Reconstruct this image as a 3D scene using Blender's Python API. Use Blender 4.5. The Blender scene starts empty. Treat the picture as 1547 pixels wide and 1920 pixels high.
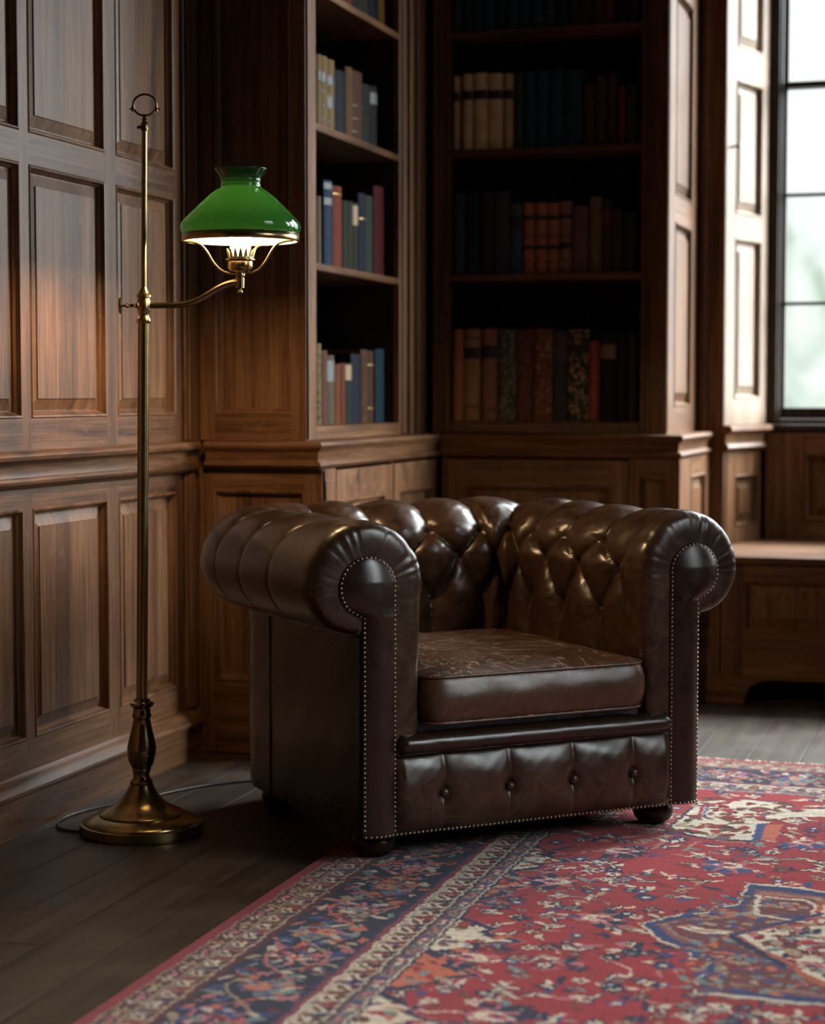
import bpy, math, random
import numpy as np
from mathutils import Vector

C = bpy.context.scene.collection
rnd = random.Random(7)
PI = math.pi

# ------------------------------------------------------------------ camera model (1547 x 1920)
F_PX, CX, CY, EYE = 3590.0, 773.5, 960.0, 1.0
YAW = math.radians(17.347)
PITCH = math.radians(3.507)
_d0 = np.array([-math.sin(YAW), math.cos(YAW), 0.0])
_r = np.array([math.cos(YAW), math.sin(YAW), 0.0])
_z = np.array([0.0, 0.0, 1.0])
_fw = _d0 * math.cos(PITCH) - _z * math.sin(PITCH)
_up = _z * math.cos(PITCH) + _d0 * math.sin(PITCH)
_cam = np.array([0.0, 0.0, EYE])

def ray(x, y): return _fw + _r * (x - CX) / F_PX - _up * (y - CY) / F_PX
def on_z(x, y, z=0.0):
    v = ray(x, y); return _cam + v * ((z - EYE) / v[2])
def on_x(x, y, X):
    v = ray(x, y); return _cam + v * (X / v[0])
def on_y(x, y, Y):
    v = ray(x, y); return _cam + v * (Y / v[1])

# ------------------------------------------------------------------ object helpers
def tag(o, label=None, cat=None, group=None, kind=None):
    if label: o['label'] = label
    if cat: o['category'] = cat
    if group: o['group'] = group
    if kind: o['kind'] = kind
    return o

def empty(name, loc, label=None, cat=None, group=None, kind=None):
    o = bpy.data.objects.new(name, None); C.objects.link(o)
    o.location = loc; o.empty_display_size = .1
    return tag(o, label, cat, group, kind)

def link_mesh(name, me, mats, parent=None, loc=None):
    if not isinstance(mats, (list, tuple)): mats = [mats]
    for m in mats: me.materials.append(m)
    o = bpy.data.objects.new(name, me); C.objects.link(o)
    if parent is not None:
        o.parent = parent
        # meshes are written in world coordinates: undo the offset of the parents
        p = parent; off = Vector((0, 0, 0))
        while p is not None:
            off += p.location; p = p.parent
        o.location = -off
    return o

class MB:
    """gathers vertices and faces, builds one mesh object"""
    def __init__(s): s.v, s.f, s.m = [], [], []
    def add(s, vs, fs, mat=0):
        b = len(s.v)
        s.v.extend([tuple(map(float, p)) for p in vs])
        s.f.extend([tuple(b + i for i in f) for f in fs])
        s.m.extend([mat] * len(fs))
    def box(s, x0, x1, y0, y1, z0, z1, mat=0, fr=None):
        P = [(x0, y0, z0), (x1, y0, z0), (x1, y1, z0), (x0, y1, z0),
             (x0, y0, z1), (x1, y0, z1), (x1, y1, z1), (x0, y1, z1)]
        if fr: P = [fr(*p) for p in P]
        s.add(P, [(0, 3, 2, 1), (4, 5, 6, 7), (0, 1, 5, 4), (1, 2, 6, 5), (2, 3, 7, 6), (3, 0, 4, 7)], mat)
    def prism(s, poly, y0, y1, fr, mat=0):
        """poly in (a, z), extruded along the frame's normal from y0 to y1"""
        n = len(poly)
        P = [fr(a, y0, z) for a, z in poly] + [fr(a, y1, z) for a, z in poly]
        s.add(P, [tuple(range(n)), tuple(range(2 * n - 1, n - 1, -1))] +
              [(i, n + i, n + (i + 1) % n, (i + 1) % n) for i in range(n)], mat)
    def sweep(s, profile, a0, a1, fr, mat=0):
        """profile [(n, z)] closed, run along the frame's a axis (ends may be mitred: a0, a1 as functions of n)"""
        n = len(profile)
        f0 = a0 if callable(a0) else (lambda q: a0)
        f1 = a1 if callable(a1) else (lambda q: a1)
        P = [fr(f0(q), q, z) for q, z in profile] + [fr(f1(q), q, z) for q, z in profile]
        s.add(P, [tuple(range(n)), tuple(range(2 * n - 1, n - 1, -1))] +
              [(i, n + i, n + (i + 1) % n, (i + 1) % n) for i in range(n)], mat)
    def lathe(s, prof, seg=48, c=(0, 0, 0), ax=None, rmod=None, mat=0, cap=True):
        """prof [(r, h)], axis ax = (U, V, W) with W the axis"""
        U, V, W = ax if ax else (np.array([1., 0, 0]), np.array([0, 1., 0]), np.array([0, 0, 1.]))
        c = np.array(c, float); P = []
        for r, h in prof:
            for k in range(seg):
                a = 2 * PI * k / seg
                rr = r * (rmod(a, h) if rmod else 1)
                P.append(c + U * rr * math.cos(a) + V * rr * math.sin(a) + W * h)
        fs = []
        for i in range(len(prof) - 1):
            for k in range(seg):
                k2 = (k + 1) % seg
                fs.append((i * seg + k, i * seg + k2, (i + 1) * seg + k2, (i + 1) * seg + k))
        if cap:
            fs.append(tuple(range(seg - 1, -1, -1)))
            fs.append(tuple((len(prof) - 1) * seg + k for k in range(seg)))
        s.add(P, fs, mat)
    def tube(s, pts, r, seg=10, closed=False, mat=0):
        pts = [np.array(p, float) for p in pts]; n = len(pts); P = []; prevU = None
        for i, p in enumerate(pts):
            if closed: t = pts[(i + 1) % n] - pts[i - 1]
            else: t = pts[min(i + 1, n - 1)] - pts[max(i - 1, 0)]
            t = t / (np.linalg.norm(t) + 1e-12)
            if prevU is None:
                a = np.array([0, 0, 1.]) if abs(t[2]) < .9 else np.array([1., 0, 0])
                U = np.cross(t, a)
            else: U = prevU - t * (prevU @ t)
            U /= np.linalg.norm(U) + 1e-12; prevU = U; V = np.cross(t, U)
            rr = r(i / (n - 1)) if callable(r) else r
            for k in range(seg):
                a = 2 * PI * k / seg
                P.append(p + U * rr * math.cos(a) + V * rr * math.sin(a))
        fs = []
        for i in range(n if closed else n - 1):
            for k in range(seg):
                k2 = (k + 1) % seg; j = (i + 1) % n
                fs.append((i * seg + k, i * seg + k2, j * seg + k2, j * seg + k))
        if not closed:
            fs.append(tuple(range(seg - 1, -1, -1))); fs.append(tuple((n - 1) * seg + k for k in range(seg)))
        s.add(P, fs, mat)
    def dome(s, c, U, V, W, r, h, seg=12, rings=4, mat=0):
        """a low rounded head: radius r in the U,V plane, height h along W"""
        c = np.array(c, float)
        prof = [(r * math.cos(a), h * math.sin(a)) for a in [i * PI / 2 / rings for i in range(rings)]]
        P = []
        for rr, hh in prof:
            for k in range(seg):
                a = 2 * PI * k / seg
                P.append(c + U * rr * math.cos(a) + V * rr * math.sin(a) + W * hh)
        P.append(c + W * h); top = len(P) - 1
        fs = []
        for i in range(rings - 1):
            for k in range(seg):
                k2 = (k + 1) % seg
                fs.append((i * seg + k, i * seg + k2, (i + 1) * seg + k2, (i + 1) * seg + k))
        for k in range(seg): fs.append(((rings - 1) * seg + k, (rings - 1) * seg + (k + 1) % seg, top))
        s.add(P, fs, mat)
    def panel(s, fr, a0, a1, z0, z1, prof, mat=0):
        """rectangular panel as nested loops: prof [(inset, depth)]"""
        P, fs = [], []
        for ins, d in prof:
            P += [fr(a0 + ins, d, z0 + ins), fr(a1 - ins, d, z0 + ins), fr(a1 - ins, d, z1 - ins), fr(a0 + ins, d, z1 - ins)]
        for i in range(len(prof) - 1):
            for k in range(4):
                k2 = (k + 1) % 4
                fs.append((i * 4 + k, i * 4 + k2, i * 4 + 4 + k2, i * 4 + 4 + k))
        b = (len(prof) - 1) * 4
        fs.append((b, b + 1, b + 2, b + 3))
        s.add(P, fs, mat)
    def build(s, name, mats, parent=None, smooth=None, bevel=0.0, label=None, fix=True):
        me = bpy.data.meshes.new(name)
        me.from_pydata(s.v, [], s.f)
        me.polygons.foreach_set('material_index', s.m)
        if fix:
            import bmesh
            bm = bmesh.new(); bm.from_mesh(me)
            bmesh.ops.recalc_face_normals(bm, faces=bm.faces)
            bm.to_mesh(me); bm.free()
        if smooth is not None:
            me.polygons.foreach_set('use_smooth', [True] * len(me.polygons))
            if smooth < 180: me.set_sharp_from_angle(angle=math.radians(smooth))
        me.update()
        o = link_mesh(name, me, mats, parent)
        if bevel:
            b = o.modifiers.new('edge', 'BEVEL'); b.width = bevel; b.segments = 2
            b.limit_method = 'ANGLE'; b.angle_limit = math.radians(40)
        if label: o['label'] = label
        return o

def frame(O, U, N):
    O = np.array(O, float); U = np.array(U, float); N = np.array(N, float)
    return lambda a, n, z: O + U * a + N * n + np.array([0, 0, z])

def grid_mesh(name, P, mats, parent=None, smooth=180, wrap_u=False, flip=False, label=None):
    """P: array (n, m, 3) -> one smooth mesh"""
    n, m = P.shape[:2]
    idx = np.arange(n * m).reshape(n, m)
    if wrap_u: idx = np.concatenate([idx, idx[:1]], 0)
    a, b, c, d = idx[:-1, :-1], idx[1:, :-1], idx[1:, 1:], idx[:-1, 1:]
    q = np.stack([a, b, c, d] if not flip else [a, d, c, b], -1).reshape(-1, 4)
    me = bpy.data.meshes.new(name)
    me.vertices.add(n * m); me.vertices.foreach_set('co', P.astype(np.float32).ravel())
    me.loops.add(q.size); me.loops.foreach_set('vertex_index', q.astype(np.int32).ravel())
    me.polygons.add(len(q))
    me.polygons.foreach_set('loop_start', np.arange(0, q.size, 4, dtype=np.int32))
    me.polygons.foreach_set('use_smooth', [True] * len(q))
    me.update(calc_edges=True); me.validate()
    o = link_mesh(name, me, mats, parent)
    if label: o['label'] = label
    return o

def copy_tree(o, parent=None):
    c = o.copy(); C.objects.link(c)
    if parent is not None: c.parent = parent
    for ch in o.children: copy_tree(ch, c)
    return c

# ------------------------------------------------------------------ materials
def srgb(r, g, b):
    f = lambda c: (c / 255 / 12.92) if c / 255 <= .04045 else ((c / 255 + .055) / 1.055) ** 2.4
    return (f(r), f(g), f(b), 1.0)

class NT:
    def __init__(s, name):
        s.m = bpy.data.materials.new(name); s.m.use_nodes = True
        s.t = s.m.node_tree; s.t.nodes.clear()
        s.out = s.t.nodes.new('ShaderNodeOutputMaterial')
    def n(s, typ, **kw):
        d = s.t.nodes.new(typ)
        for k, v in kw.items():
            if k.startswith('i_'):
                key = k[2:]; key = int(key) if key.isdigit() else key.replace('_', ' ')
                d.inputs[key].default_value = v
            else: setattr(d, k, v)
        return d
    def l(s, a, b): s.t.links.new(a, b)
    def math(s, op, a, b=None, c=None, clamp=False):
        d = s.n('ShaderNodeMath', operation=op, use_clamp=clamp)
        for i, x in enumerate((a, b, c)):
            if x is None: continue
            if isinstance(x, (int, float)): d.inputs[i].default_value = x
            else: s.l(x, d.inputs[i])
        return d.outputs[0]
    def ramp(s, fac, stops, interp='LINEAR'):
        d = s.n('ShaderNodeValToRGB'); d.color_ramp.interpolation = interp
        e = d.color_ramp.elements
        while len(e) < len(stops): e.new(.5)
        for el, (p, c) in zip(e, stops): el.position = p; el.color = c if len(c) == 4 else (*c, 1)
        s.l(fac, d.inputs[0]); return d.outputs[0]
    def mix(s, fac, a, b, blend='MIX'):
        d = s.n('ShaderNodeMix', data_type='RGBA', blend_type=blend)
        for sock, x in ((d.inputs[0], fac), (d.inputs[6], a), (d.inputs[7], b)):
            if isinstance(x, (int, float)): sock.default_value = x
            elif isinstance(x, tuple): sock.default_value = x if len(x) == 4 else (*x, 1)
            else: s.l(x, sock)
        return d.outputs[2]
    def vmap(s, vec, scale, loc=(0, 0, 0)):
        d = s.n('ShaderNodeMapping'); d.inputs['Scale'].default_value = scale; d.inputs['Location'].default_value = loc
        s.l(vec, d.inputs['Vector']); return d.outputs[0]
    def noise(s, vec, scale=1, detail=3, rough=.5, dist=0):
        d = s.n('ShaderNodeTexNoise'); d.inputs['Scale'].default_value = scale
        d.inputs['Detail'].default_value = detail; d.inputs['Roughness'].default_value = rough
        d.inputs['Distortion'].default_value = dist
        s.l(vec, d.inputs['Vector']); return d.outputs[0]
    def bump(s, h, strength=.3, dist=.002, nrm=None):
        d = s.n('ShaderNodeBump'); d.inputs['Strength'].default_value = strength; d.inputs['Distance'].default_value = dist
        s.l(h, d.inputs['Height'])
        if nrm is not None: s.l(nrm, d.inputs['Normal'])
        return d.outputs[0]
    def bsdf(s, color=None, rough=.5, metal=0, nrm=None, **kw):
        d = s.n('ShaderNodeBsdfPrincipled')
        for sock, x in (('Base Color', color), ('Roughness', rough), ('Metallic', metal)):
            if x is None: continue
            if isinstance(x, (int, float)): d.inputs[sock].default_value = x
            elif isinstance(x, tuple): d.inputs[sock].default_value = x if len(x) == 4 else (*x, 1)
            else: s.l(x, d.inputs[sock])
        if nrm is not None: s.l(nrm, d.inputs['Normal'])
        for k, v in kw.items(): d.inputs[k.replace('_', ' ')].default_value = v
        return d
    def done(s, sh):
        s.l(sh.outputs[0] if hasattr(sh, 'outputs') else sh, s.out.inputs['Surface']); return s.m

def wood(name, axis, dark, mid, light, rough=.42, fleck=.5, coat=0.0):
    """oak-like wood, grain running along the given world axis"""
    t = NT(name)
    pos = t.n('ShaderNodeNewGeometry').outputs['Position']
    info = t.n('ShaderNodeObjectInfo')
    off = t.n('ShaderNodeCombineXYZ')
    for i, k in enumerate((37.0, 53.0, 71.0)): t.l(t.math('MULTIPLY', info.outputs['Random'], k), off.inputs[i])
    vadd = t.n('ShaderNodeVectorMath', operation='ADD'); t.l(pos, vadd.inputs[0]); t.l(off.outputs[0], vadd.inputs[1])
    p = vadd.outputs[0]
    def sc(across, along):
        s3 = [across] * 3; s3['XYZ'.index(axis)] = along; return tuple(s3)
    broad = t.noise(t.vmap(p, sc(9, .8)), 1, 4, .55, .6)
    rings = t.noise(t.vmap(p, sc(42, 1.1)), 1, 3, .6, .9)
    pores = t.noise(t.vmap(p, sc(230, 5.5)), 1, 3, .65)
    fl = t.noise(t.vmap(p, sc(38, 26)), 1, 2, .5, 1.6)
    h = t.math('ADD', t.math('MULTIPLY', broad, .55), t.math('MULTIPLY', rings, .45))
    col = t.ramp(h, [(.36, dark), (.5, mid), (.64, light)])
    pr = t.ramp(pores, [(.34, (.38, .38, .38)), (.53, (1.04, 1.04, 1.04))])
    col = t.mix(.85, col, pr, 'MULTIPLY')
    flm = t.ramp(fl, [(.60, (0, 0, 0)), (.66, (1, 1, 1))])
    flf = t.math('MULTIPLY', flm, fleck * .55)
    col = t.mix(flf, col, light)
    stain = t.noise(p, 2.3, 4, .6)
    col = t.mix(.5, col, t.ramp(stain, [(.3, (.55, .5, .47)), (.65, (1, 1, 1))]), 'MULTIPLY')
    rg = t.math('ADD', t.math('MULTIPLY', stain, .18), rough - .09)
    hh = t.math('ADD', t.math('MULTIPLY', pores, .6), t.math('MULTIPLY', rings, .5))
    b = t.bsdf(col, rg, 0, t.bump(hh, .32, .0014))
    b.inputs['Specular IOR Level'].default_value = .24
    if coat: b.inputs['Coat Weight'].default_value = coat; b.inputs['Coat Roughness'].default_value = .3
    return t.done(b)

OD, OM, OL = (.048, .0212, .0088), (.134, .0620, .0272), (.215, .109, .053)
WZ = wood('oak_upright_grain', 'Z', OD, OM, OL)
WX = wood('oak_cross_grain', 'X', OD, OM, OL)
WY = wood('oak_length_grain', 'Y', OD, OM, OL)
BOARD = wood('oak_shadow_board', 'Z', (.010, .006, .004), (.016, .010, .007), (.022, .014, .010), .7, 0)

def leather(name, base, worn, crack, rough=.34, crease=.5, cscale=7.0, top_only=False):
    t = NT(name)
    p = t.n('ShaderNodeTexCoord').outputs['Object']
    big = t.noise(p, 7, 5, .6, .3)
    patch = t.noise(p, 24, 4, .6, .5)
    # wandering creases: thin contour lines of several smooth noises, thick and thin, broken up in patches
    lines = None
    for k, (sc_, wd, off, st) in enumerate(((cscale, .009, 0, 1.0), (cscale * 1.6, .011, 3.7, .9), (cscale * 2.3, .015, 9.1, .8), (cscale * 3.4, .020, 5.3, .6))):
        n = t.noise(t.vmap(p, (1, 1.25, 1.1), (off, off * .7, off * .3)), sc_, 1, .4, .5)
        d = t.math('ABSOLUTE', t.math('SUBTRACT', n, .5))
        ln = t.ramp(d, [(0, (1, 1, 1)), (wd * .4, (.7, .7, .7)), (wd, (0, 0, 0))])
        g = t.noise(t.vmap(p, (1, 1, 1), (off * 2 + 1, 0, 0)), 9 + 3 * k, 2, .5)
        ln = t.math('MULTIPLY', t.math('MULTIPLY', ln, t.ramp(g, [(.46, (0, 0, 0)), (.60, (1, 1, 1))])), st)
        lines = ln if lines is None else t.math('MAXIMUM', lines, ln)
    if top_only:                                  # creases from sitting: on the upward faces only
        gn = t.n('ShaderNodeSeparateXYZ'); t.l(t.n('ShaderNodeNewGeometry').outputs['Normal'], gn.inputs[0])
        lines = t.math('MULTIPLY', lines, t.ramp(gn.outputs[2], [(.35, (.12, .12, .12)), (.75, (1, 1, 1))]))
    if crease == 0: lines = t.math('MULTIPLY', lines, 0.0)
    fac = t.ramp(t.math('ADD', t.math('MULTIPLY', patch, .6), t.math('MULTIPLY', big, .4)), [(.36, (0, 0, 0)), (.66, (1, 1, 1))])
    col = t.mix(fac, base, worn)
    col = t.mix(t.math('MULTIPLY', lines, crease), col, crack)
    grain = t.n('ShaderNodeTexVoronoi'); grain.inputs['Scale'].default_value = 420; t.l(p, grain.inputs['Vector'])
    fine = t.noise(p, 90, 3, .6)
    soft = t.noise(p, 30, 3, .5, .8)
    h = t.math('ADD', t.math('MULTIPLY', grain.outputs['Distance'], .2), t.math('MULTIPLY', fine, .30))
    h = t.math('ADD', h, t.math('MULTIPLY', soft, .8))
    h = t.math('SUBTRACT', h, t.math('MULTIPLY', lines, (.5 if crease > .5 else 0.0)))
    rg = t.math('ADD', t.math('MULTIPLY', patch, .24), rough - .12)
    b = t.bsdf(col, rg, 0, t.bump(h, .30, .0011))
    b.inputs['Specular IOR Level'].default_value = .55
    return t.done(b)

LEATHER = leather('brown_leather', (.025, .0118, .0060), (.064, .0300, .0155), (.17, .10, .06), .31, .28)
LEATHER_SEAT = leather('worn_seat_leather', (.052, .0235, .0118), (.108, .051, .0265), (.55, .38, .25), .36, 1.0, 7.5, True)
LEATHER_DARK = leather('dark_leather', (.019, .0088, .0047), (.034, .0158, .0082), (.07, .037, .021), .30, 0)

def brass(name, col, rough, dark):
    t = NT(name)
    p = t.n('ShaderNodeTexCoord').outputs['Object']
    n = t.noise(p, 22, 3, .5, .3)
    c = t.mix(t.ramp(n, [(.35, (0, 0, 0)), (.7, (1, 1, 1))]), dark, col)
    r = t.math('ADD', t.math('MULTIPLY', n, .12), rough - .06)
    return t.done(t.bsdf(c, r, 1.0))
BRASS = brass('aged_brass', (.42, .315, .155), .25, (.37, .275, .132))
BRASS_DARK = brass('dark_brass', (.24, .17, .085), .3, (.12, .085, .045))
NAIL = brass('nail_brass', (.40, .33, .24), .3, (.26, .2, .14))

def plain(name, col, rough=.6, **kw):
    t = NT(name); return t.done(t.bsdf(col, rough, 0, None, **kw))

def cloth_book(name, col, rough=.6, mottle=None, scale=60, amount=.8):
    t = NT(name)
    p = t.n('ShaderNodeTexCoord').outputs['Object']
    n = t.noise(p, 30, 4, .6)
    c = t.mix(.6, col, t.ramp(n, [(.3, (.5, .5, .5)), (.7, (1, 1, 1))]), 'MULTIPLY')
    if mottle:
        m = t.noise(p, scale, 2, .5, 1.0)
        c = t.mix(t.math('MULTIPLY', t.ramp(m, [(.52, (0, 0, 0)), (.60, (1, 1, 1))]), amount), c, mottle)
    b = t.bsdf(c, rough, 0, t.bump(n, .2, .001)); b.inputs['Specular IOR Level'].default_value = .15
    return t.done(b)
# light levels of the place
LAMP_STRENGTH = 1320.0
EXPOSURE = 0.0
LOBES = [(42, 50, 18, (.93, .975, 1.0), 115.0), (42, 14, 16, (.93, .975, 1.0), 14.0), (70, 14, 60, (.96, .98, 1.0), 110.0), (90, 42, 12, (.90, .96, 1.0), 20.0)]
# ------------------------------------------------------------------ room shell
XL = -2.157          # left wall
Y1 = 4.915           # end of the side bookcase
XB = -1.84           # front of the side bookcase
Y2 = 6.06            # front of the back bookcase
XE = on_y(1250, 700, Y2)[0]
YB = 6.655           # back wall beside the window bay
YW = 7.0             # window wall
XR = 1.6             # right wall
ZC = 3.25            # ceiling
YF = -1.6            # wall behind the camera
RV0 = (-.950, YB); RV1 = (-.845, YW)

PANEL_PROF = [(0, 0), (.003, .003), (.007, .002), (.010, -.008), (.0145, -.014), (.0155, -.0185),
              (.019, -.0185), (.045, -.0095), (.046, -.0065), (.06, -.0065)]
FLAT_PROF = [(0, 0), (.004, .003), (.009, .001), (.013, -.009), (.017, -.015), (.02, -.0165), (.05, -.0165)]

def panelling(name, fr, rect, openings, parent=None, mats=None, kind=None, thick=.05, prof=PANEL_PROF, panel_name='panel', label=None, panel_mats=None):
    """frame of stiles and rails with panels set into its openings"""
    A0, A1, Z0, Z1 = rect
    mats = mats or [WZ, WX]
    xs = sorted({A0, A1} | {o[0] for o in openings} | {o[1] for o in openings})
    zs = sorted({Z0, Z1} | {o[2] for o in openings} | {o[3] for o in openings})
    mb = MB()
    inside = lambda a, z: any(o[0] < a < o[1] and o[2] < z < o[3] for o in openings)
    for a0, a1 in zip(xs[:-1], xs[1:]):
        am = (a0 + a1) / 2
        rail = any(o[0] < am < o[1] for o in openings)
        for z0, z1 in zip(zs[:-1], zs[1:]):
            zm = (z0 + z1) / 2
            if inside(am, zm): continue
            mb.add([fr(a0, 0, z0), fr(a1, 0, z0), fr(a1, 0, z1), fr(a0, 0, z1)], [(0, 1, 2, 3)], 1 if rail else 0)
    mb.box(A0, A1, -thick, -.02, Z0, Z1, 0, fr)
    for a0, a1, z in ((A0, A1, Z0), (A0, A1, Z1)):
        mb.add([fr(a0, 0, z), fr(a1, 0, z), fr(a1, -.02, z), fr(a0, -.02, z)], [(0, 1, 2, 3)])
    for a in (A0, A1):
        mb.add([fr(a, 0, Z0), fr(a, 0, Z1), fr(a, -.02, Z1), fr(a, -.02, Z0)], [(0, 1, 2, 3)])
    # the thin shadow line at each stile and rail joint
    o = mb.build(name, mats, parent, fix=False)
    me = o.data
    if kind: o['kind'] = kind
    if label: o['label'] = label
    for a0, a1, z0, z1 in openings:
        pb = MB(); pb.panel(fr, a0, a1, z0, z1, prof)
        pb.build(panel_name, panel_mats or [mats[0]], o, fix=False)
    return o

def struct(o): o['kind'] = 'structure'; return o

# floor boards, laid along the length of the room
def floor_mat():
    t = NT('oak_floor_boards')
    pos = t.n('ShaderNodeNewGeometry').outputs['Position']
    sx = t.n('ShaderNodeSeparateXYZ'); t.l(pos, sx.inputs[0])
    W_ = .142
    u = t.math('DIVIDE', t.math('ADD', sx.outputs[0], 10.047), W_)
    idx = t.math('FLOOR', u); fx = t.math('FRACT', u)
    wn = t.n('ShaderNodeTexWhiteNoise', noise_dimensions='1D'); t.l(idx, wn.inputs['W'])
    v = t.math('DIVIDE', t.math('ADD', sx.outputs[1], t.math('MULTIPLY', wn.outputs['Value'], 7.0)), 2.3)
    iy = t.math('FLOOR', v); fy = t.math('FRACT', v)
    wn2 = t.n('ShaderNodeTexWhiteNoise', noise_dimensions='2D')
    cb = t.n('ShaderNodeCombineXYZ'); t.l(idx, cb.inputs[0]); t.l(iy, cb.inputs[1]); t.l(cb.outputs[0], wn2.inputs['Vector'])
    off = t.n('ShaderNodeVectorMath', operation='MULTIPLY_ADD'); t.l(wn2.outputs['Color'], off.inputs[0])
    off.inputs[1].default_value = (9, 9, 9); t.l(pos, off.inputs[2])
    g = t.noise(t.vmap(off.outputs[0], (30, 1.6, 30)), 1, 4, .6, .8)
    pores = t.noise(t.vmap(off.outputs[0], (260, 9, 260)), 1, 2, .6)
    wear = t.noise(pos, 5.5, 5, .6)
    col = t.ramp(g, [(.3, (.015, .0092, .005)), (.5, (.033, .0205, .012)), (.7, (.060, .039, .025))])
    col = t.mix(.5, col, t.ramp(wn2.outputs['Value'], [(0, (.6, .58, .55)), (1, (1.2, 1.2, 1.2))]), 'MULTIPLY')
    col = t.mix(t.math('MULTIPLY', t.ramp(wear, [(.48, (0, 0, 0)), (.75, (1, 1, 1))]), .4), col, (.10, .070, .048))
    ex = t.math('MINIMUM', fx, t.math('SUBTRACT', 1.0, fx)); ey = t.math('MINIMUM', fy, t.math('SUBTRACT', 1.0, fy))
    gap = t.math('MINIMUM', t.math('DIVIDE', ex, .018), t.math('DIVIDE', ey, .0016), None, True)
    col = t.mix(gap, (.008, .005, .004), col)
    h = t.math('ADD', t.math('MULTIPLY', gap, 2.2), t.math('ADD', t.math('MULTIPLY', pores, .35), t.math('MULTIPLY', wear, 1.2)))
    r = t.math('ADD', t.math('MULTIPLY', wear, .35), .32)
    fb = t.bsdf(col, r, 0, t.bump(h, .5, .0022)); fb.inputs['Specular IOR Level'].default_value = .42
    return t.done(fb)
FLOOR = floor_mat()
mb = MB(); mb.box(-2.5, 2.0, -1.9, 7.3, -.08, 0)
struct(mb.build('floor', [FLOOR], fix=False))
PLASTER = plain('dark_plaster', (.10, .075, .055), .9)
mb = MB(); mb.box(-2.5, 2.0, -1.9, 7.3, ZC, ZC + .1); struct(mb.build('ceiling', [PLASTER]))
mb = MB(); mb.box(-2.5, 2.0, YF - .1, YF, 0, ZC); struct(mb.build('wall_front', [WZ]))

# left wall: oak wainscot
frL = frame((XL, 0, 0), (0, 1, 0), (1, 0, 0))
cols_ = [(4.405, 4.756), (3.957, 4.345)]
y_ = 3.915
while y_ > 1.3:
    cols_.append((y_ - .39, y_)); y_ -= .438
rows_ = [(.203, .738), (.945, 1.527), (1.598, 2.44), (2.51, 3.12)]
wl = panelling('wall_left', frL, (YF, YB - .001, 0, ZC), [(a, b, c, d) for a, b in cols_ for c, d in rows_], None, [WZ, WY], 'structure', .1)
mb = MB()
RAIL = [(0, .872), (.020, .872), (.027, .868), (.031, .860), (.029, .851), (.022, .846), (.016, .843), (.013, .838),
        (.012, .815), (.014, .811), (.021, .809), (.025, .803), (.023, .796), (.016, .792), (.009, .786), (0, .784)]
mb.sweep(RAIL, YF, lambda n: Y1 - .026 - n, frL)
struct(mb.build('trim_1', [WY], smooth=35))
mb = MB()
SKIRT = [(0, .134), (.010, .134), (.014, .128), (.020, .124), (.030, .112), (.036, .101), (.035, .093), (.026, .088), (.024, .082), (.024, 0), (0, 0)]
mb.sweep(SKIRT, YF, lambda n: Y1 - .021 - n, frL)
struct(mb.build('baseboard_left', [WY], smooth=35))
mb = MB()
for ya, yb, n in ((4.800, 4.812, .010), (4.818, 4.850, .016), (4.856, 4.866, .010)):
    for z0, z1 in ((.136, .783), (.873, ZC - .002)):
        mb.box(ya, yb, 0.0002, n, z0, z1, 0, frL)
struct(mb.build('trim_2', [WZ], bevel=.004))

# back wall strip beside the bay, and the wall behind the bookcases
mb = MB(); mb.box(-2.5, RV0[0], YB, YB + .12, 0, ZC)
mb.box(XE + .02, XE + .035, YB - .012, YB, .0, ZC - .002); mb.box(-1.03, -1.012, YB - .016, YB, 0, ZC - .002)
struct(mb.build('wall_back', [WZ], bevel=.003))

# splayed reveal of the window bay
_u = np.array([RV1[0] - RV0[0], RV1[1] - RV0[1], 0]); RL = np.linalg.norm(_u); _u /= RL
frR = frame((RV0[0], RV0[1], 0), _u, (_u[1], -_u[0], 0))
wr = panelling('wall_reveal', frR, (0, RL, 0, .80), [(.10, .30, .535, .718)], None, [WZ, WZ], 'structure', .08)
mb = MB()
BAYRAIL = [(-.01, .893), (.026, .893), (.036, .888), (.038, .876), (.030, .868), (.018, .864), (.014, .858), (.013, .832),
           (.022, .826), (.026, .816), (.020, .808), (.006, .801), (-.01, .801)]
mb.sweep(BAYRAIL, -.012, RL - .02, frR)
struct(mb.build('trim_3', [WZ], smooth=35))

# panelled folding shutter against the reveal
WSH = wood('pale_shutter_oak', 'Z', (.16, .105, .068), (.25, .18, .125), (.34, .255, .19), .45, .2)
sh = empty('window_shutter', (RV0[0], RV0[1], .895), 'tall pale panelled wooden shutter folded back beside the window', 'shutter')
fs_ = panelling('shutter_leaf', frR, (.004, RL - .004, .895, 3.16),
                [(.083, .30, .985, 1.545), (.083, .30, 1.628, 2.09), (.083, .30, 2.20, 2.72), (.083, .30, 2.80, 3.1)], sh, [WSH, WSH], None, .04)
mb = MB()
kc = frR(.046, 0, 1.855); Nr = frR(0, 1, 0) - frR(0, 0, 0); Zv = np.array([0, 0, 1.])
mb.lathe([(.007, 0), (.007, .002), (.003, .004), (.003, .016), (.008, .019), (.0095, .024), (.007, .029), (.001, .031)], 16, kc, (_u, Zv, Nr))
IRON = plain('black_iron', (.01, .01, .011), .4, Metallic=.6)
mb.build('knob', [IRON], sh, smooth=40, label='small black knob')

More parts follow.
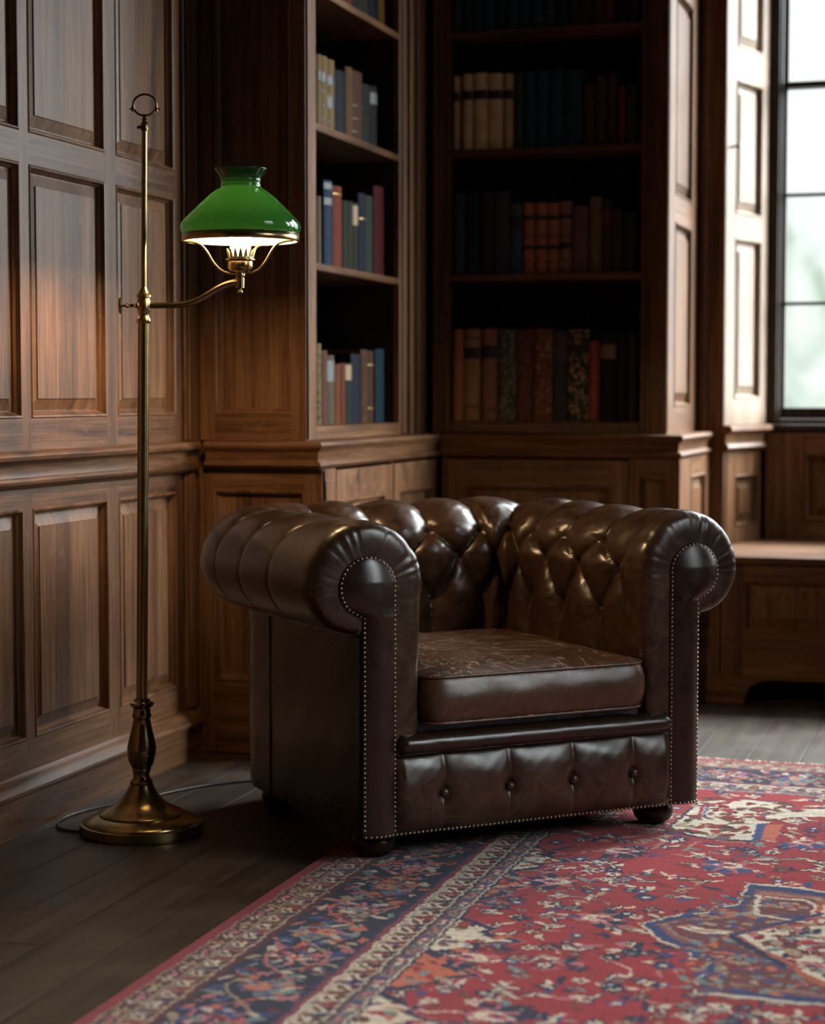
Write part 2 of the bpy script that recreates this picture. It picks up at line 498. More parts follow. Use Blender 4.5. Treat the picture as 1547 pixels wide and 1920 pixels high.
# ------------------------------------------------------------------ windows
def glass_mat():
    t = NT('window_glass')
    tr = t.n('ShaderNodeBsdfTransparent'); tr.inputs[0].default_value = (.94, .96, .95, 1)
    gl = t.n('ShaderNodeBsdfGlossy'); gl.inputs['Roughness'].default_value = .02
    fr_ = t.n('ShaderNodeFresnel'); fr_.inputs[0].default_value = 1.45
    mx = t.n('ShaderNodeMixShader')
    t.l(t.math('MULTIPLY', fr_.outputs[0], .7), mx.inputs[0]); t.l(tr.outputs[0], mx.inputs[1]); t.l(gl.outputs[0], mx.inputs[2])
    return t.done(mx)
GLASS = glass_mat()
SASH = wood('dark_sash_wood', 'Z', (.02, .014, .010), (.036, .026, .02), (.055, .042, .033), .35, .1)

def window(name, fr, a0, a1, z0, z1, depth=.13):
    """sash window: n > 0 is the room side; frame face at n = 0"""
    w = empty(name, fr(a0, 0, z0), kind='structure')
    jw = .030
    mb = MB()
    for q0, q1 in ((a0, a0 + jw), (a1 - jw, a1)): mb.box(q0, q1, -depth, .0, z0, z1, 0, fr)
    mb.box(a0 + jw, a1 - jw, -depth, 0, z1 - jw, z1, 0, fr)
    for q0, q1 in ((a0 + jw, a0 + jw + .010), (a1 - jw - .010, a1 - jw)): mb.box(q0, q1, -.03, -.012, z0 + .012, z1 - jw, 0, fr)
    mb.build('window_frame', [SASH], w, bevel=.003)
    mb = MB(); mb.box(a0 - .0, a1, -depth, .035, z0 - .028, z0 - .006, 0, fr); mb.box(a0 + .002, a1 - .002, -depth, -.004, z0 - .006, z0 + .012, 0, fr)
    mb.build('window_sill', [SASH], w, bevel=.004)
    A0, A1 = a0 + jw + .002, a1 - jw - .002; sw = .022
    zm = 2.112 if z0 < 1.5 else z0 + .55 * (z1 - z0)
    ncol = max(2, round((A1 - A0) / .42)); cw = (A1 - A0 - 2 * sw) / ncol
    for za, zb, na, nb in ((z0 + .013, zm + .008, -.062, -.034), (zm - .014, z1 - jw - .001, -.094, -.066)):
        mb = MB()
        mb.box(A0, A0 + sw, na, nb, za, zb, 0, fr); mb.box(A1 - sw, A1, na, nb, za, zb, 0, fr)
        lowr = .040 if za < 1 else .026
        mb.box(A0 + sw, A1 - sw, na, nb, za, za + lowr, 0, fr); mb.box(A0 + sw, A1 - sw, na, nb, zb - .022, zb, 0, fr)
        for k in range(1, ncol):
            q = A0 + sw + cw * k; mb.box(q - .007, q + .007, na + .003, nb - .003, za + lowr, zb - .022, 0, fr)
        for zz in ((1.328, 1.717) if za < 1 else (2.52,) if z0 < 1.5 else ()):
            mb.box(A0 + sw, A1 - sw, na + .003, nb - .003, zz - .006, zz + .006, 0, fr)
        s_ = mb.build('sash', [SASH], w, bevel=.002)
        gm = MB(); nm = (na + nb) / 2
        gm.add([fr(A0 + sw - .004, nm, za + .01), fr(A1 - sw + .004, nm, za + .01), fr(A1 - sw + .004, nm, zb - .01), fr(A0 + sw - .004, nm, zb - .01)], [(0, 1, 2, 3)])
        gm.build('pane', [GLASS], s_, fix=False)
    return w

def holed_wall(name, fr, rect, holes, thick, mat):
    A0, A1, Z0, Z1 = rect
    xs = sorted({A0, A1} | {o[0] for o in holes} | {o[1] for o in holes})
    zs = sorted({Z0, Z1} | {o[2] for o in holes} | {o[3] for o in holes})
    mb = MB()
    for a0, a1 in zip(xs[:-1], xs[1:]):
        for z0, z1 in zip(zs[:-1], zs[1:]):
            if any(o[0] < (a0 + a1) / 2 < o[1] and o[2] < (z0 + z1) / 2 < o[3] for o in holes): continue
            mb.box(a0, a1, -thick, 0, z0, z1, 0, fr)
    return struct(mb.build(name, [mat], fix=False))

WZ0, WZ1 = .90, 3.08
frW = frame((0, YW, 0), (1, 0, 0), (0, -1, 0))
holesW = [(RV1[0] + .004, .36, WZ0 - .03, WZ1), (.44, 1.52, WZ0 - .03, WZ1)]
holed_wall('wall_window', frW, (RV1[0] - .2, XR + .3, 0, ZC), holesW, .14, WZ)
for i, h in enumerate(holesW): window('window_%d' % (i + 1), frW, h[0] + .001, h[1] - .001, WZ0, WZ1 - .001)
# boarding under the sill
panelling('trim_4', frame((0, YW - .0505, 0), (1, 0, 0), (0, -1, 0)), (RV1[0] + .005, 1.58, .483, .862),
          [(-.70, -.10, .55, .79), (0, .6, .55, .79), (.7, 1.3, .55, .79)], None, [WZ, WX], 'structure', .05)

frX = frame((XR, 0, 0), (0, 1, 0), (-1, 0, 0))
holesX = [(2.7, 3.85, WZ0 - .03, WZ1), (6.08, 6.92, WZ0 - .03, WZ1)]
holed_wall('wall_right', frX, (YF, YW, 0, ZC), holesX, .14, WZ)
for i, h in enumerate(holesX): window('window_%d' % (i + 3), frX, h[0] + .001, h[1] - .001, h[2] + .03, WZ1 - .001)

# ------------------------------------------------------------------ window seat
YS = 6.2
ws = empty('window_bench', (-.4, YS, 0), 'long built-in oak bench with panelled front under the window', 'bench')
frS = frame((0, YS, 0), (1, 0, 0), (0, -1, 0))
sx0 = XE + .056
mb = MB()
seatpoly = [(sx0, YS - .03), (1.58, YS - .03), (1.58, YW - .006), (RV1[0] + .006, YW - .006), (RV0[0] + .004, YB - .018), (sx0, YB - .018)]
n_ = len(seatpoly)
mb.add([(x, y, .457) for x, y in seatpoly] + [(x, y, .481) for x, y in seatpoly],
       [tuple(range(n_ - 1, -1, -1)), tuple(range(n_, 2 * n_))] + [(i, (i + 1) % n_, n_ + (i + 1) % n_, n_ + i) for i in range(n_)])
mb.build('seat_top', [WX], ws, bevel=.007)
a1395 = on_y(1395, 1100, YS)[0]; a1351 = on_y(1351, 1100, YS)[0]
panelling('front_board', frS, (a1351 + .004, 1.58, .092, .456), [(a1395, a1395 + .62, .235, .40), (a1395 + .72, a1395 + 1.34, .235, .40), (a1395 + 1.44, a1395 + 2.06, .235, .40)], ws, [WZ, WX], None, .03)
panelling('side_board', frS, (sx0, a1351 - .002, .092, .456), [(sx0 + .03, a1351 - .03, .235, .40)], ws, [WZ, WX], None, .03)
mb = MB()
mb.prism([(sx0, .0), (-.81, 0), (-.805, .03), (-.79, .058), (-.76, .074), (-.72, .08), (1.58, .08), (1.58, .091), (sx0, .091)], -.03, .006, frS)
mb.build('plinth', [WX], ws, bevel=.002)

# ------------------------------------------------------------------ bookcases
def cornice_prof(d):
    return [(-.02, .873), (d - .012, .873), (d - .004, .870), (d, .862), (d - .004, .853), (d - .012, .848), (d - .016, .842), (d - .018, .820),
            (d - .008, .815), (d - .004, .808), (d - .010, .801), (d - .02, .797), (-.02, .797)]

bc = empty('bookcase', (-2.0, 5.4, 0), 'tall narrow dark oak bookcase behind the lamp, shelves facing right', 'bookcase')
frE = frame((0, Y1, 0), (1, 0, 0), (0, -1, 0))      # its end, facing the camera
frB = frame((XB, 0, 0), (0, 1, 0), (1, 0, 0))       # its open front
xa = on_y(402, 700, Y1)[0]; xb = on_y(546, 700, Y1)[0]
panelling('end_panel', frE, (XL + .004, XB, .874, ZC - .004), [(xa, xb, .945, 2.5), (xa, xb, 2.58, 3.1)], bc, [WZ, WX], None, .022, FLAT_PROF)
XC = -1.787                                          # front of the lower cupboard
fr2 = frame((0, Y1 - .018, 0), (1, 0, 0), (0, -1, 0))
panelling('base_end', fr2, (XL + .004, XC, .004, .796), [(xa, XC - .05, .203, .738)], bc, [WZ, WX], None, .022, FLAT_PROF)
yL = on_x(597, 700, XB)[1]; yR = on_x(753, 700, XB)[1]
mb = MB(); mb.box(Y1 + .0005, yL - .012, -.028, .0, .874, ZC - .004, 0, frB); mb.box(yL - .012, yL, -.028, -.008, .914, ZC - .004, 0, frB)
mb.build('stile', [WZ], bc, bevel=.003)
mb = MB()
for q0, q1, n in ((yR, yR + .02, -.006), (yR + .02, yR + .06, .0), (yR + .06, yR + .075, .012), (yR + .075, yR + .13, .004), (yR + .13, yR + .15, .014), (yR + .15, Y2 - .03, .004)):
    mb.box(q0, q1, -.028, n, .874, ZC - .004, 0, frB)
mb.build('stile', [WZ], bc, bevel=.003)
mb = MB(); mb.box(yL - .012, yR, -.029, -.004, .874, .910, 0, frB); mb.build('bottom_rail', [WY], bc, bevel=.003)
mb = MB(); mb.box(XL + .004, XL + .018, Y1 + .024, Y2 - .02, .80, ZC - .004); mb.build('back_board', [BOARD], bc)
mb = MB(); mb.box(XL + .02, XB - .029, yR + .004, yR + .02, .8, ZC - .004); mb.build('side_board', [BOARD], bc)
SH1 = [.912, 1.366, 1.751, 2.128, 2.52, 2.9]
for z in SH1:
    mb = MB(); mb.box(XL + .02, XB - .009, Y1 + .024, yR + .003, z - .021, z)
    mb.build('shelf', [WY], bc, bevel=.003)
mb = MB()
mb.sweep(cornice_prof(.055), XL + .034, lambda n: XB + n + .01, frame((0, Y1, 0), (1, 0, 0), (0, -1, 0)), 0)
mb.sweep(cornice_prof(.065), lambda n: Y1 - n + .01, lambda n: Y2 - n, frB, 1)
mb.build('cornice', [WX, WY], bc, smooth=35)
frC = frame((XC, 0, 0), (0, 1, 0), (1, 0, 0))
d0y, d1y = on_x(631, 900, XC)[1], on_x(737, 900, XC)[1]
mb = MB(); mb.box(Y1 - .0175, d0y - .002, -.03, 0, .004, .796, 0, frC); mb.box(d1y + .002, d1y + .012, -.03, -.004, .004, .796, 0, frC)
mb.box(Y1 + .006, d0y - .02, 0, .004, .06, .765, 0, frC); mb.box(d0y - .002, d1y + .002, -.03, -.002, .004, .10, 0, frC)
mb.build('base_frame', [WZ], bc, bevel=.003)
def door(parent, fr, a0, a1, z0, z1, m=.075):
    return panelling('cupboard_door', fr, (a0, a1, z0, z1), [(a0 + m, a1 - m, z0 + m, z1 - .085)], parent, [WZ, WX], None, .024)
door(bc, frC, d0y, d1y, .104, .79)
door(bc, frC, d1y + .014, Y2 - .075, .104, .79, .05)

bk = empty('bookcase', (-1.4, 6.3, 0), 'wide dark oak bookcase along the back wall, its shelves facing the camera', 'bookcase')
frK = frame((0, Y2, 0), (1, 0, 0), (0, -1, 0))
kx0 = on_y(843, 700, Y2)[0]; kx1 = on_y(1199, 700, Y2)[0]; kl = XB - .0
mb = MB()
for q0, q1, n in ((kl + .02, kl + .035, .012), (kl + .035, kx0 - .02, .004), (kx0 - .02, kx0, -.006)):
    mb.box(q0, q1, -.028, n, .874, ZC - .004, 0, frK)
mb.build('stile', [WZ], bk, bevel=.003)
mb = MB()
mb.box(kx1, kx1 + .018, -.028, -.006, .874, ZC - .004, 0, frK); mb.box(kx1 + .018, XE, -.028, .0, .874, ZC - .004, 0, frK)
mb.build('stile', [WZ], bk, bevel=.003)
mb = MB(); mb.box(kx0, kx1, -.028, -.004, .874, .911, 0, frK); mb.build('bottom_rail', [WX], bk, bevel=.003)
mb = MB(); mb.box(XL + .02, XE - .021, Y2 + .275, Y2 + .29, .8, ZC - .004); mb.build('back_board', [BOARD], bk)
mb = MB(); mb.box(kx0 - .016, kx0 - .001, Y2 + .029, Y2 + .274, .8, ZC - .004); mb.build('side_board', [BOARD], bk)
SH2 = [.913, 1.392, 1.797, 2.177, 2.57, 2.93]
for z in SH2:
    mb = MB(); mb.box(kx0 - .0005, XE - .021, Y2 + .009, Y2 + .274, z - .021, z)
    mb.build('shelf', [WX], bk, bevel=.003)
mb = MB()
mb.sweep(cornice_prof(.065), lambda n: XB + n + .0015, lambda n: XE + n, frK, 0)
frEnd = frame((XE, 0, 0), (0, 1, 0), (1, 0, 0))
mb.sweep(cornice_prof(.065), lambda n: Y2 - n, YB - .018, frEnd, 1)
mb.build('cornice', [WX, WY], bk, smooth=35)
YC2 = Y2 - .053
frK2 = frame((0, YC2, 0), (1, 0, 0), (0, -1, 0))
e0, e1, e2, e3 = [on_y(p, 900, YC2)[0] for p in (840, 1178, 1190, 1242)]
mb = MB(); mb.box(XC + .012, e0 - .002, -.03, 0, .004, .796, 0, frK2); mb.box(e1 + .002, e2 - .002, -.03, -.004, .004, .796, 0, frK2)
mb.box(e0 - .002, e1 + .002, -.03, -.002, .004, .10, 0, frK2)
mb.build('base_frame', [WZ], bk, bevel=.003)
door(bk, frK2, e0, e1, .104, .79, .055)
panelling('base_panel', frK2, (e2, XE + .05, .004, .796), [(e2 + .012, XE + .02, .15, .74)], bk, [WZ, WX], None, .024, FLAT_PROF)
panelling('end_panel', frEnd, (Y2 + .0005, YB - .004, .874, ZC - .004),
          [(Y2 + .14, YB - .12, .96, 1.56), (Y2 + .14, YB - .12, 1.645, 2.3), (Y2 + .14, YB - .12, 2.4, 3.1)], bk, [WZ, WY], None, .02)
panelling('base_end', frame((XE + .053, 0, 0), (0, 1, 0), (1, 0, 0)), (YC2 + .0005, YS - .036, .004, .796), [], bk, [WZ, WY], None, .02)
panelling('base_end', frame((XE + .05, 0, 0), (0, 1, 0), (1, 0, 0)), (YS - .034, YB - .018, .484, .796), [(YS + .06, YB - .1, .53, .735)], bk, [WZ, WY], None, .02)
# ------------------------------------------------------------------ books
BOOKCOL = {
 'tan': (150, 112, 72), 'cream': (190, 160, 115), 'palecream': (205, 180, 135), 'rose': (140, 92, 72), 'grey': (135, 120, 100), 'rust': (150, 80, 50),
 'orange': (165, 98, 62), 'green': (48, 62, 44), 'navy': (22, 32, 62), 'brown': (112, 72, 48), 'teal': (50, 88, 108), 'blue': (48, 74, 108),
 'redorange': (165, 82, 58), 'olive': (66, 60, 38), 'darkgreen': (34, 46, 36), 'gold': (170, 125, 45), 'crimson': (120, 30, 38), 'greygreen': (70, 82, 74),
 'black': (24, 24, 26), 'bluegreen': (26, 48, 62), 'slate': (44, 46, 54), 'red': (150, 58, 46), 'darkbrown': (58, 38, 32), 'mauve': (104, 76, 68),
 'taupe': (110, 92, 72), 'darkred': (78, 34, 32), 'tealblack': (20, 36, 48), 'redbrown': (108, 62, 44), 'plum': (52, 38, 44), 'charcoal': (36, 36, 40),
}
_bm = {}
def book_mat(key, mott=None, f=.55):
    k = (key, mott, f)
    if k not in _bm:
        st = 1.2 if f < .3 else .8            # side-case books: shade is put into the cloth colour, saturation raised
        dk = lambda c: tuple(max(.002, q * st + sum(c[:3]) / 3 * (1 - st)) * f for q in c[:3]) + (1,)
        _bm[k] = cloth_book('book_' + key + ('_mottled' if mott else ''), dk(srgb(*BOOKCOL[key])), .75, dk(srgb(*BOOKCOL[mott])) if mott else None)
    return _bm[k]
GILT = plain('gilt_line', srgb(150, 118, 60), .4, Metallic=.5)
PAPER = plain('page_paper', srgb(190, 175, 145), .85)

def book(fr, a0, a1, z0, z1, mat, bands=(), label='', group=''):
    """upright book, rounded spine at n = 0 facing out of the shelf; bands: (fraction0, fraction1, material) across the spine"""
    a0 += .0006; a1 -= .0006
    w = a1 - a0; mid = (a0 + a1) / 2; hw = w / 2
    dep = .145 if w > .03 else .125
    arc = [(-1 + 2 * i / 8) for i in range(9)]
    spine = [(mid + q * hw, -.010 * (abs(q) ** 2.4)) for q in arc]
    bt = min(.003, w * .15)
    poly = spine + [(a1, -dep), (a1 - bt, -dep), (a1 - bt, -.014), (a0 + bt, -.014), (a0 + bt, -dep), (a0, -dep)]
    P = [(a, n, z0) for a, n in poly] + [(a, n, z1) for a, n in poly]
    n_ = len(poly)
    mb = MB()
    mb.add([fr(*p) for p in P], [tuple(range(n_)), tuple(range(2 * n_ - 1, n_ - 1, -1))] + [(i, n_ + i, n_ + (i + 1) % n_, (i + 1) % n_) for i in range(n_)])
    # raised cords across the spine
    o = mb.build('book', [mat], None, smooth=30)
    tag(o, label, 'book', group)
    pm = MB(); pm.box(a0 + bt + .0003, a1 - bt - .0003, -dep + .006, -.0145, z0 + .004, z1 - .005, 0, fr)
    pm.build('page_block', [PAPER], o)
    for f0, f1, m in bands:
        bm_ = MB(); L = []
        out = .0009 if f1 - f0 > .03 else .0018
        for zz in (z0 + (z1 - z0) * f0, z0 + (z1 - z0) * f1):
            L.append([(mid + q * (hw + .0002), out - .010 * (abs(q) ** 2.4), zz) for q in arc])
        k = len(arc)
        bm_.add([fr(*p) for p in L[0] + L[1]] + [fr(a, n - .004, z) for a, n, z in L[0] + L[1]],
                [(i, i + 1, k + i + 1, k + i) for i in range(k - 1)] + [(i, 2 * k + i, 2 * k + i + 1, i + 1) for i in range(k - 1)] +
                [(k + i, k + i + 1, 3 * k + i + 1, 3 * k + i) for i in range(k - 1)])
        bm_.build('spine_label' if f1 - f0 > .03 else 'spine_band', [m], o, smooth=30)
    return o

DARKLAB = plain('dark_spine_label', srgb(26, 22, 20), .55)
TANLAB = plain('tan_spine_label', srgb(120, 92, 60), .6)
REDLAB = plain('red_spine_label', srgb(96, 36, 30), .55)
GREYLAB = plain('pale_spine_label', srgb(66, 70, 70), .6)
def LB(f0, f1, m=None): return (f0, f1, m or DARKLAB)
RIBS = [(f, f + .012, DARKLAB) for f in (.16, .34, .52)]
ORD = 'first second third fourth fifth sixth seventh eighth ninth tenth eleventh twelfth thirteenth fourteenth fifteenth sixteenth'.split()
SHELFNAME = ['lowest', 'second-lowest', 'third-lowest', 'highest visible']

def shelf_row(case, row, items, z):
    """items: (px0, px1, py_top or None, look, colour, mottle, bands)"""
    if case == 'side':
        fr, pos = frame((XB - .05, 0, 0), (0, 1, 0), (1, 0, 0)), (lambda px, py: on_x(px, py, XB - .05)[[1, 2]])
    else:
        fr, pos = frame((0, Y2 + .024, 0), (1, 0, 0), (0, -1, 0)), (lambda px, py: on_y(px, py, Y2 + .024)[[0, 2]])
    last = -9
    for i, (p0, p1, pt, look, col, mott, bands) in enumerate(items):
        py = pt if pt is not None else 0
        a0 = pos(p0, py)[0]; a1, zt = pos(p1, py)
        if case == 'back': zt = pos((p0 + p1) / 2, py)[1]
        else: zt = pos((p0 + p1) / 2, py)[1]
        if pt is None: zt = z + .25 + rnd.uniform(-.02, .02)
        if case == 'side': a0 = max(a0, yL_in); a1 = min(a1, yR - .001); a0 = min(a0, a1 - .012)
        else: a0 = max(a0, kx0 + .0015); a1 = min(a1, kx1 + .012)
        a0 = max(a0, last + .0004); a1 = max(a1, a0 + .012); last = a1
        nm = ORD[i] if i < len(ORD) else str(i + 1)
        book(fr, a0, a1, z + .0006, zt, book_mat(col, mott, 0.24 if case == 'side' else (2.0 if sum(BOOKCOL[col]) < 160 else 1.3)), bands,  # light put into book colours: side case darkened, back case brightened
             '%s, %s from left on %s shelf of %s bookcase' % (look, nm, SHELFNAME[row], case),
             'books on the %s shelf of the %s bookcase' % (SHELFNAME[row], case))
yL_in = on_x(597, 700, XB)[1] - .012 + .002

G = lambda *f: [(q, q + .01, GILT) for q in f]
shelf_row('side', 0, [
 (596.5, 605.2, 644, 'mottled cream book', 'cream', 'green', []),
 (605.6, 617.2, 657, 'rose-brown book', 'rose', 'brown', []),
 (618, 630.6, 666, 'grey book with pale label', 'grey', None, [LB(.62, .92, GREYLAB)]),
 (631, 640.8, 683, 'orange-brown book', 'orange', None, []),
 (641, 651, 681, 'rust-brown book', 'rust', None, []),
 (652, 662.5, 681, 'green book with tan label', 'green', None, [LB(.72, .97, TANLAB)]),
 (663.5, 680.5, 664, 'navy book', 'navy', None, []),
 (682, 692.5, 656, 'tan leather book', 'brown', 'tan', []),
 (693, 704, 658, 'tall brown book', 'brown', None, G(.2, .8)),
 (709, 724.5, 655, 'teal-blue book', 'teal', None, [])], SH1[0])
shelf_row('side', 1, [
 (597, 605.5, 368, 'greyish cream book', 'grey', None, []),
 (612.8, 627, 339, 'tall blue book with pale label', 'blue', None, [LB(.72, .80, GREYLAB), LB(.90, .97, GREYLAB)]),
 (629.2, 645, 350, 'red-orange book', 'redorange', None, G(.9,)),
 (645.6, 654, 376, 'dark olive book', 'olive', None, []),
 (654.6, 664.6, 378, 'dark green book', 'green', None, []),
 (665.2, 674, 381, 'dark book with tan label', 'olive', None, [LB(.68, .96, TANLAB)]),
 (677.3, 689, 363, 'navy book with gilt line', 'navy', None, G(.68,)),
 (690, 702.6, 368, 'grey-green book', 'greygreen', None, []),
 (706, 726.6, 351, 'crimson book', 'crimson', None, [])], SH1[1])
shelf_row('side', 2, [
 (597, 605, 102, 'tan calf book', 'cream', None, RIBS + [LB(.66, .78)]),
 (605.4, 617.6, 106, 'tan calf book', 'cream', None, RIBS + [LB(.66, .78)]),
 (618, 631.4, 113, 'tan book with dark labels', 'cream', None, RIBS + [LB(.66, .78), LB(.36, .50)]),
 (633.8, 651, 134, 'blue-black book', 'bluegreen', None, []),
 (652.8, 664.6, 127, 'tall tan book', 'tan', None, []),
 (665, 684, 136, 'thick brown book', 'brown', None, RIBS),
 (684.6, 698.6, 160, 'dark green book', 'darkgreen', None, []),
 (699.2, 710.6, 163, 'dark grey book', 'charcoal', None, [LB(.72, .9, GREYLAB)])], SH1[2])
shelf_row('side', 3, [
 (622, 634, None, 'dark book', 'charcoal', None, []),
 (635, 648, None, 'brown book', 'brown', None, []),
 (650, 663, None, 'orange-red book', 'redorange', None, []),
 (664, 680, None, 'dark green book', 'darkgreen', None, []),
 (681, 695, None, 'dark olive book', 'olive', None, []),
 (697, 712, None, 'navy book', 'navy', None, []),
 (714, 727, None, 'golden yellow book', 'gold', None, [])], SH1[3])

def K(x, s=3.8675, o=820): return o + x / s
def KY(y, s=3.8675, o=560): return o + y / s
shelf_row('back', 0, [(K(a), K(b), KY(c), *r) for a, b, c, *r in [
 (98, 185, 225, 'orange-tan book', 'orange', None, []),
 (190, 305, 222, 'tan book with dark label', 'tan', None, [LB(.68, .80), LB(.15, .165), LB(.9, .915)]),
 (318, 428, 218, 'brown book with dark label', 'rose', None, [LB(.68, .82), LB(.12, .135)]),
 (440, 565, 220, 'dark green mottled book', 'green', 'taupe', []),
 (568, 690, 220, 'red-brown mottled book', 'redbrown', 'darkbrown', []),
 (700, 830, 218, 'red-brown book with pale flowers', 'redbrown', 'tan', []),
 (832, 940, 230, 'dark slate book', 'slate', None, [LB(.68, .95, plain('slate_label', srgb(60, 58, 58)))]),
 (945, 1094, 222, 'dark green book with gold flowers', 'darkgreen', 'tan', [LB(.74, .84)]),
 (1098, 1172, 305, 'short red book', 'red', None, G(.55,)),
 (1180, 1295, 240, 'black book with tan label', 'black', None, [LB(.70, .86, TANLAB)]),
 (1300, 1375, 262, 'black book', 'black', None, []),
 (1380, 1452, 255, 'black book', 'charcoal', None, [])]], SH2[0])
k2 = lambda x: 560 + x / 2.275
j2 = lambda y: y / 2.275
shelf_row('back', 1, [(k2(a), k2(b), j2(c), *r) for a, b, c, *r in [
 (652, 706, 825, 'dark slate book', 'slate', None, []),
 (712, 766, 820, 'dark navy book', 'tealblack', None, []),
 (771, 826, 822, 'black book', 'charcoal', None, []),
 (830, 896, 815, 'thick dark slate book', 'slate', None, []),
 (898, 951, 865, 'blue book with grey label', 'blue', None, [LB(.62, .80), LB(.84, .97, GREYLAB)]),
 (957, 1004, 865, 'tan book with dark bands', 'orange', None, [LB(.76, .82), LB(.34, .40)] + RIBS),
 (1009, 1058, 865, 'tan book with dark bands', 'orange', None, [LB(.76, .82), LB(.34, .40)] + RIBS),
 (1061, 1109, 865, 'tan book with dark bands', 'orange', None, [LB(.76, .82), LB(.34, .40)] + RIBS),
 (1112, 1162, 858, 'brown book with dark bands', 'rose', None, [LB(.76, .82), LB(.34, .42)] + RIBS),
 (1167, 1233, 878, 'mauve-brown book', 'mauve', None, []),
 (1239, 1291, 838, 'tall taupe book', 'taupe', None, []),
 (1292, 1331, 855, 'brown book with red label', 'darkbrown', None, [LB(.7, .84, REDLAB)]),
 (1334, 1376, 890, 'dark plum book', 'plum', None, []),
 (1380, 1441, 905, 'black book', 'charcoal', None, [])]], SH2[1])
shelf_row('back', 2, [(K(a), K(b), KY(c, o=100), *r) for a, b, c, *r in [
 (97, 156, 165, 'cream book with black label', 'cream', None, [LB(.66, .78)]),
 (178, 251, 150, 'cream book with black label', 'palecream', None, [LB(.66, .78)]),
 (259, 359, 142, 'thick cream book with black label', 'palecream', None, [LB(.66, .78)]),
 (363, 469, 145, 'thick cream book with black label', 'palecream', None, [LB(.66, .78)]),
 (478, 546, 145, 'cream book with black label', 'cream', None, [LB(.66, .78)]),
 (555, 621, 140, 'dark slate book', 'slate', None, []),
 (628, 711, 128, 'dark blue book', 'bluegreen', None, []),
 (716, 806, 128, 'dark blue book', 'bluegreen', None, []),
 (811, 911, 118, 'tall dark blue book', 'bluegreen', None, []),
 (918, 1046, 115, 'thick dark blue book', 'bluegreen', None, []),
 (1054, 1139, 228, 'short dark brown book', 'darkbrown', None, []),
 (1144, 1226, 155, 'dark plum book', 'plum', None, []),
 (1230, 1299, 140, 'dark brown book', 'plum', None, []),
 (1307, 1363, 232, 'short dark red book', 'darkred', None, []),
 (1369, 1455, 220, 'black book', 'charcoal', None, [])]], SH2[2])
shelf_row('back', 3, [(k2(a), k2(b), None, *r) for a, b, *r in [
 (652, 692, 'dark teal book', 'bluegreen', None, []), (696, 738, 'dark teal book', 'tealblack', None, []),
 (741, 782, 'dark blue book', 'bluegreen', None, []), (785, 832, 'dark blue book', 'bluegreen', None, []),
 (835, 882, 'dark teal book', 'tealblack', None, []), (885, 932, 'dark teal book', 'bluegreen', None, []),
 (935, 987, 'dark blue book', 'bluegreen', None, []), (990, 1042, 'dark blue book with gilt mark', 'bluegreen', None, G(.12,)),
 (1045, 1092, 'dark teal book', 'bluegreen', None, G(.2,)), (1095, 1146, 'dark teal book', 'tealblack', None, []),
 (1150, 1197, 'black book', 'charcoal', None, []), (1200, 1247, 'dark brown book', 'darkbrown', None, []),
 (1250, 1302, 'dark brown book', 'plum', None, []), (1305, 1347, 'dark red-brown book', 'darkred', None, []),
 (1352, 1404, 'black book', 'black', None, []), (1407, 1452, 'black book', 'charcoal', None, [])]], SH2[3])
# ------------------------------------------------------------------ tufted club armchair
AX = np.array([.723, .691, 0.0]); AX /= np.linalg.norm(AX)
AY = np.array([-AX[1], AX[0], 0.0]); AO = np.array([-.980, 4.055, 0.0])
def cw(P):
    """chair coordinates (x along the front, y to the back, z up) to the room"""
    P = np.asarray(P, float)
    return AO + P[..., :1] * AX + P[..., 1:2] * AY + P[..., 2:] * np.array([0, 0, 1.])
frA = lambda x, y, z: AO + AX * x + AY * y + np.array([0, 0, z])
chair = empty('armchair', tuple(AO), 'brown buttoned leather club armchair with rolled arms standing on the edge of the rug', 'armchair')

HW, R0, YIN, RC = .285, .05, .645, .127     # half seat width, corner radius, inner back, roll radius
UC, ZR = .125, .600                         # roll centre
def snoise(a, b, seed=0):
    """cheap smooth 2D noise in -1..1"""
    r = np.random.RandomState(seed); out = 0
    for k in range(7):
        fx, fy, ph = r.uniform(-1, 1), r.uniform(-1, 1), r.uniform(0, 6.28)
        out = out + np.sin((a * fx + b * fy) * (1 + .6 * k) + ph) / (1 + .35 * k)
    return out / 3.2

# profile across the arm or back, from inside the seat over the roll to the neck outside
prof = [(0.0 + .004 * math.sin(PI * k / 20), .235 + (.575 - .235) * k / 20) for k in range(20)]
for k in range(90):
    th = math.radians(178 - (178 + 78) * k / 89)
    rr = RC if th > 0 else RC - .029 * (math.degrees(-th) / 78) ** 1.3
    prof.append((UC + rr * math.cos(th), ZR + rr * math.sin(th)))
prof += [(.146, .489), (.140, .497), (.134, .506)]
prof = np.array(prof)
seg = np.r_[0, np.cumsum(np.linalg.norm(np.diff(prof, axis=0), axis=1))]
NTT = 170
tt = np.linspace(0, seg[-1], NTT)
PU, PZ = np.interp(tt, seg, prof[:, 0]), np.interp(tt, seg, prof[:, 1])
TH = np.degrees(np.arctan2(PZ - ZR, PU - UC)); TH[(PZ < ZR) & (PU < .05)] = 180
i145 = np.argmin(np.abs(TH - 147) + 999 * (PZ < ZR))
dd = tt[i145] - tt                          # > 0 down inside the seat, < 0 over the roll

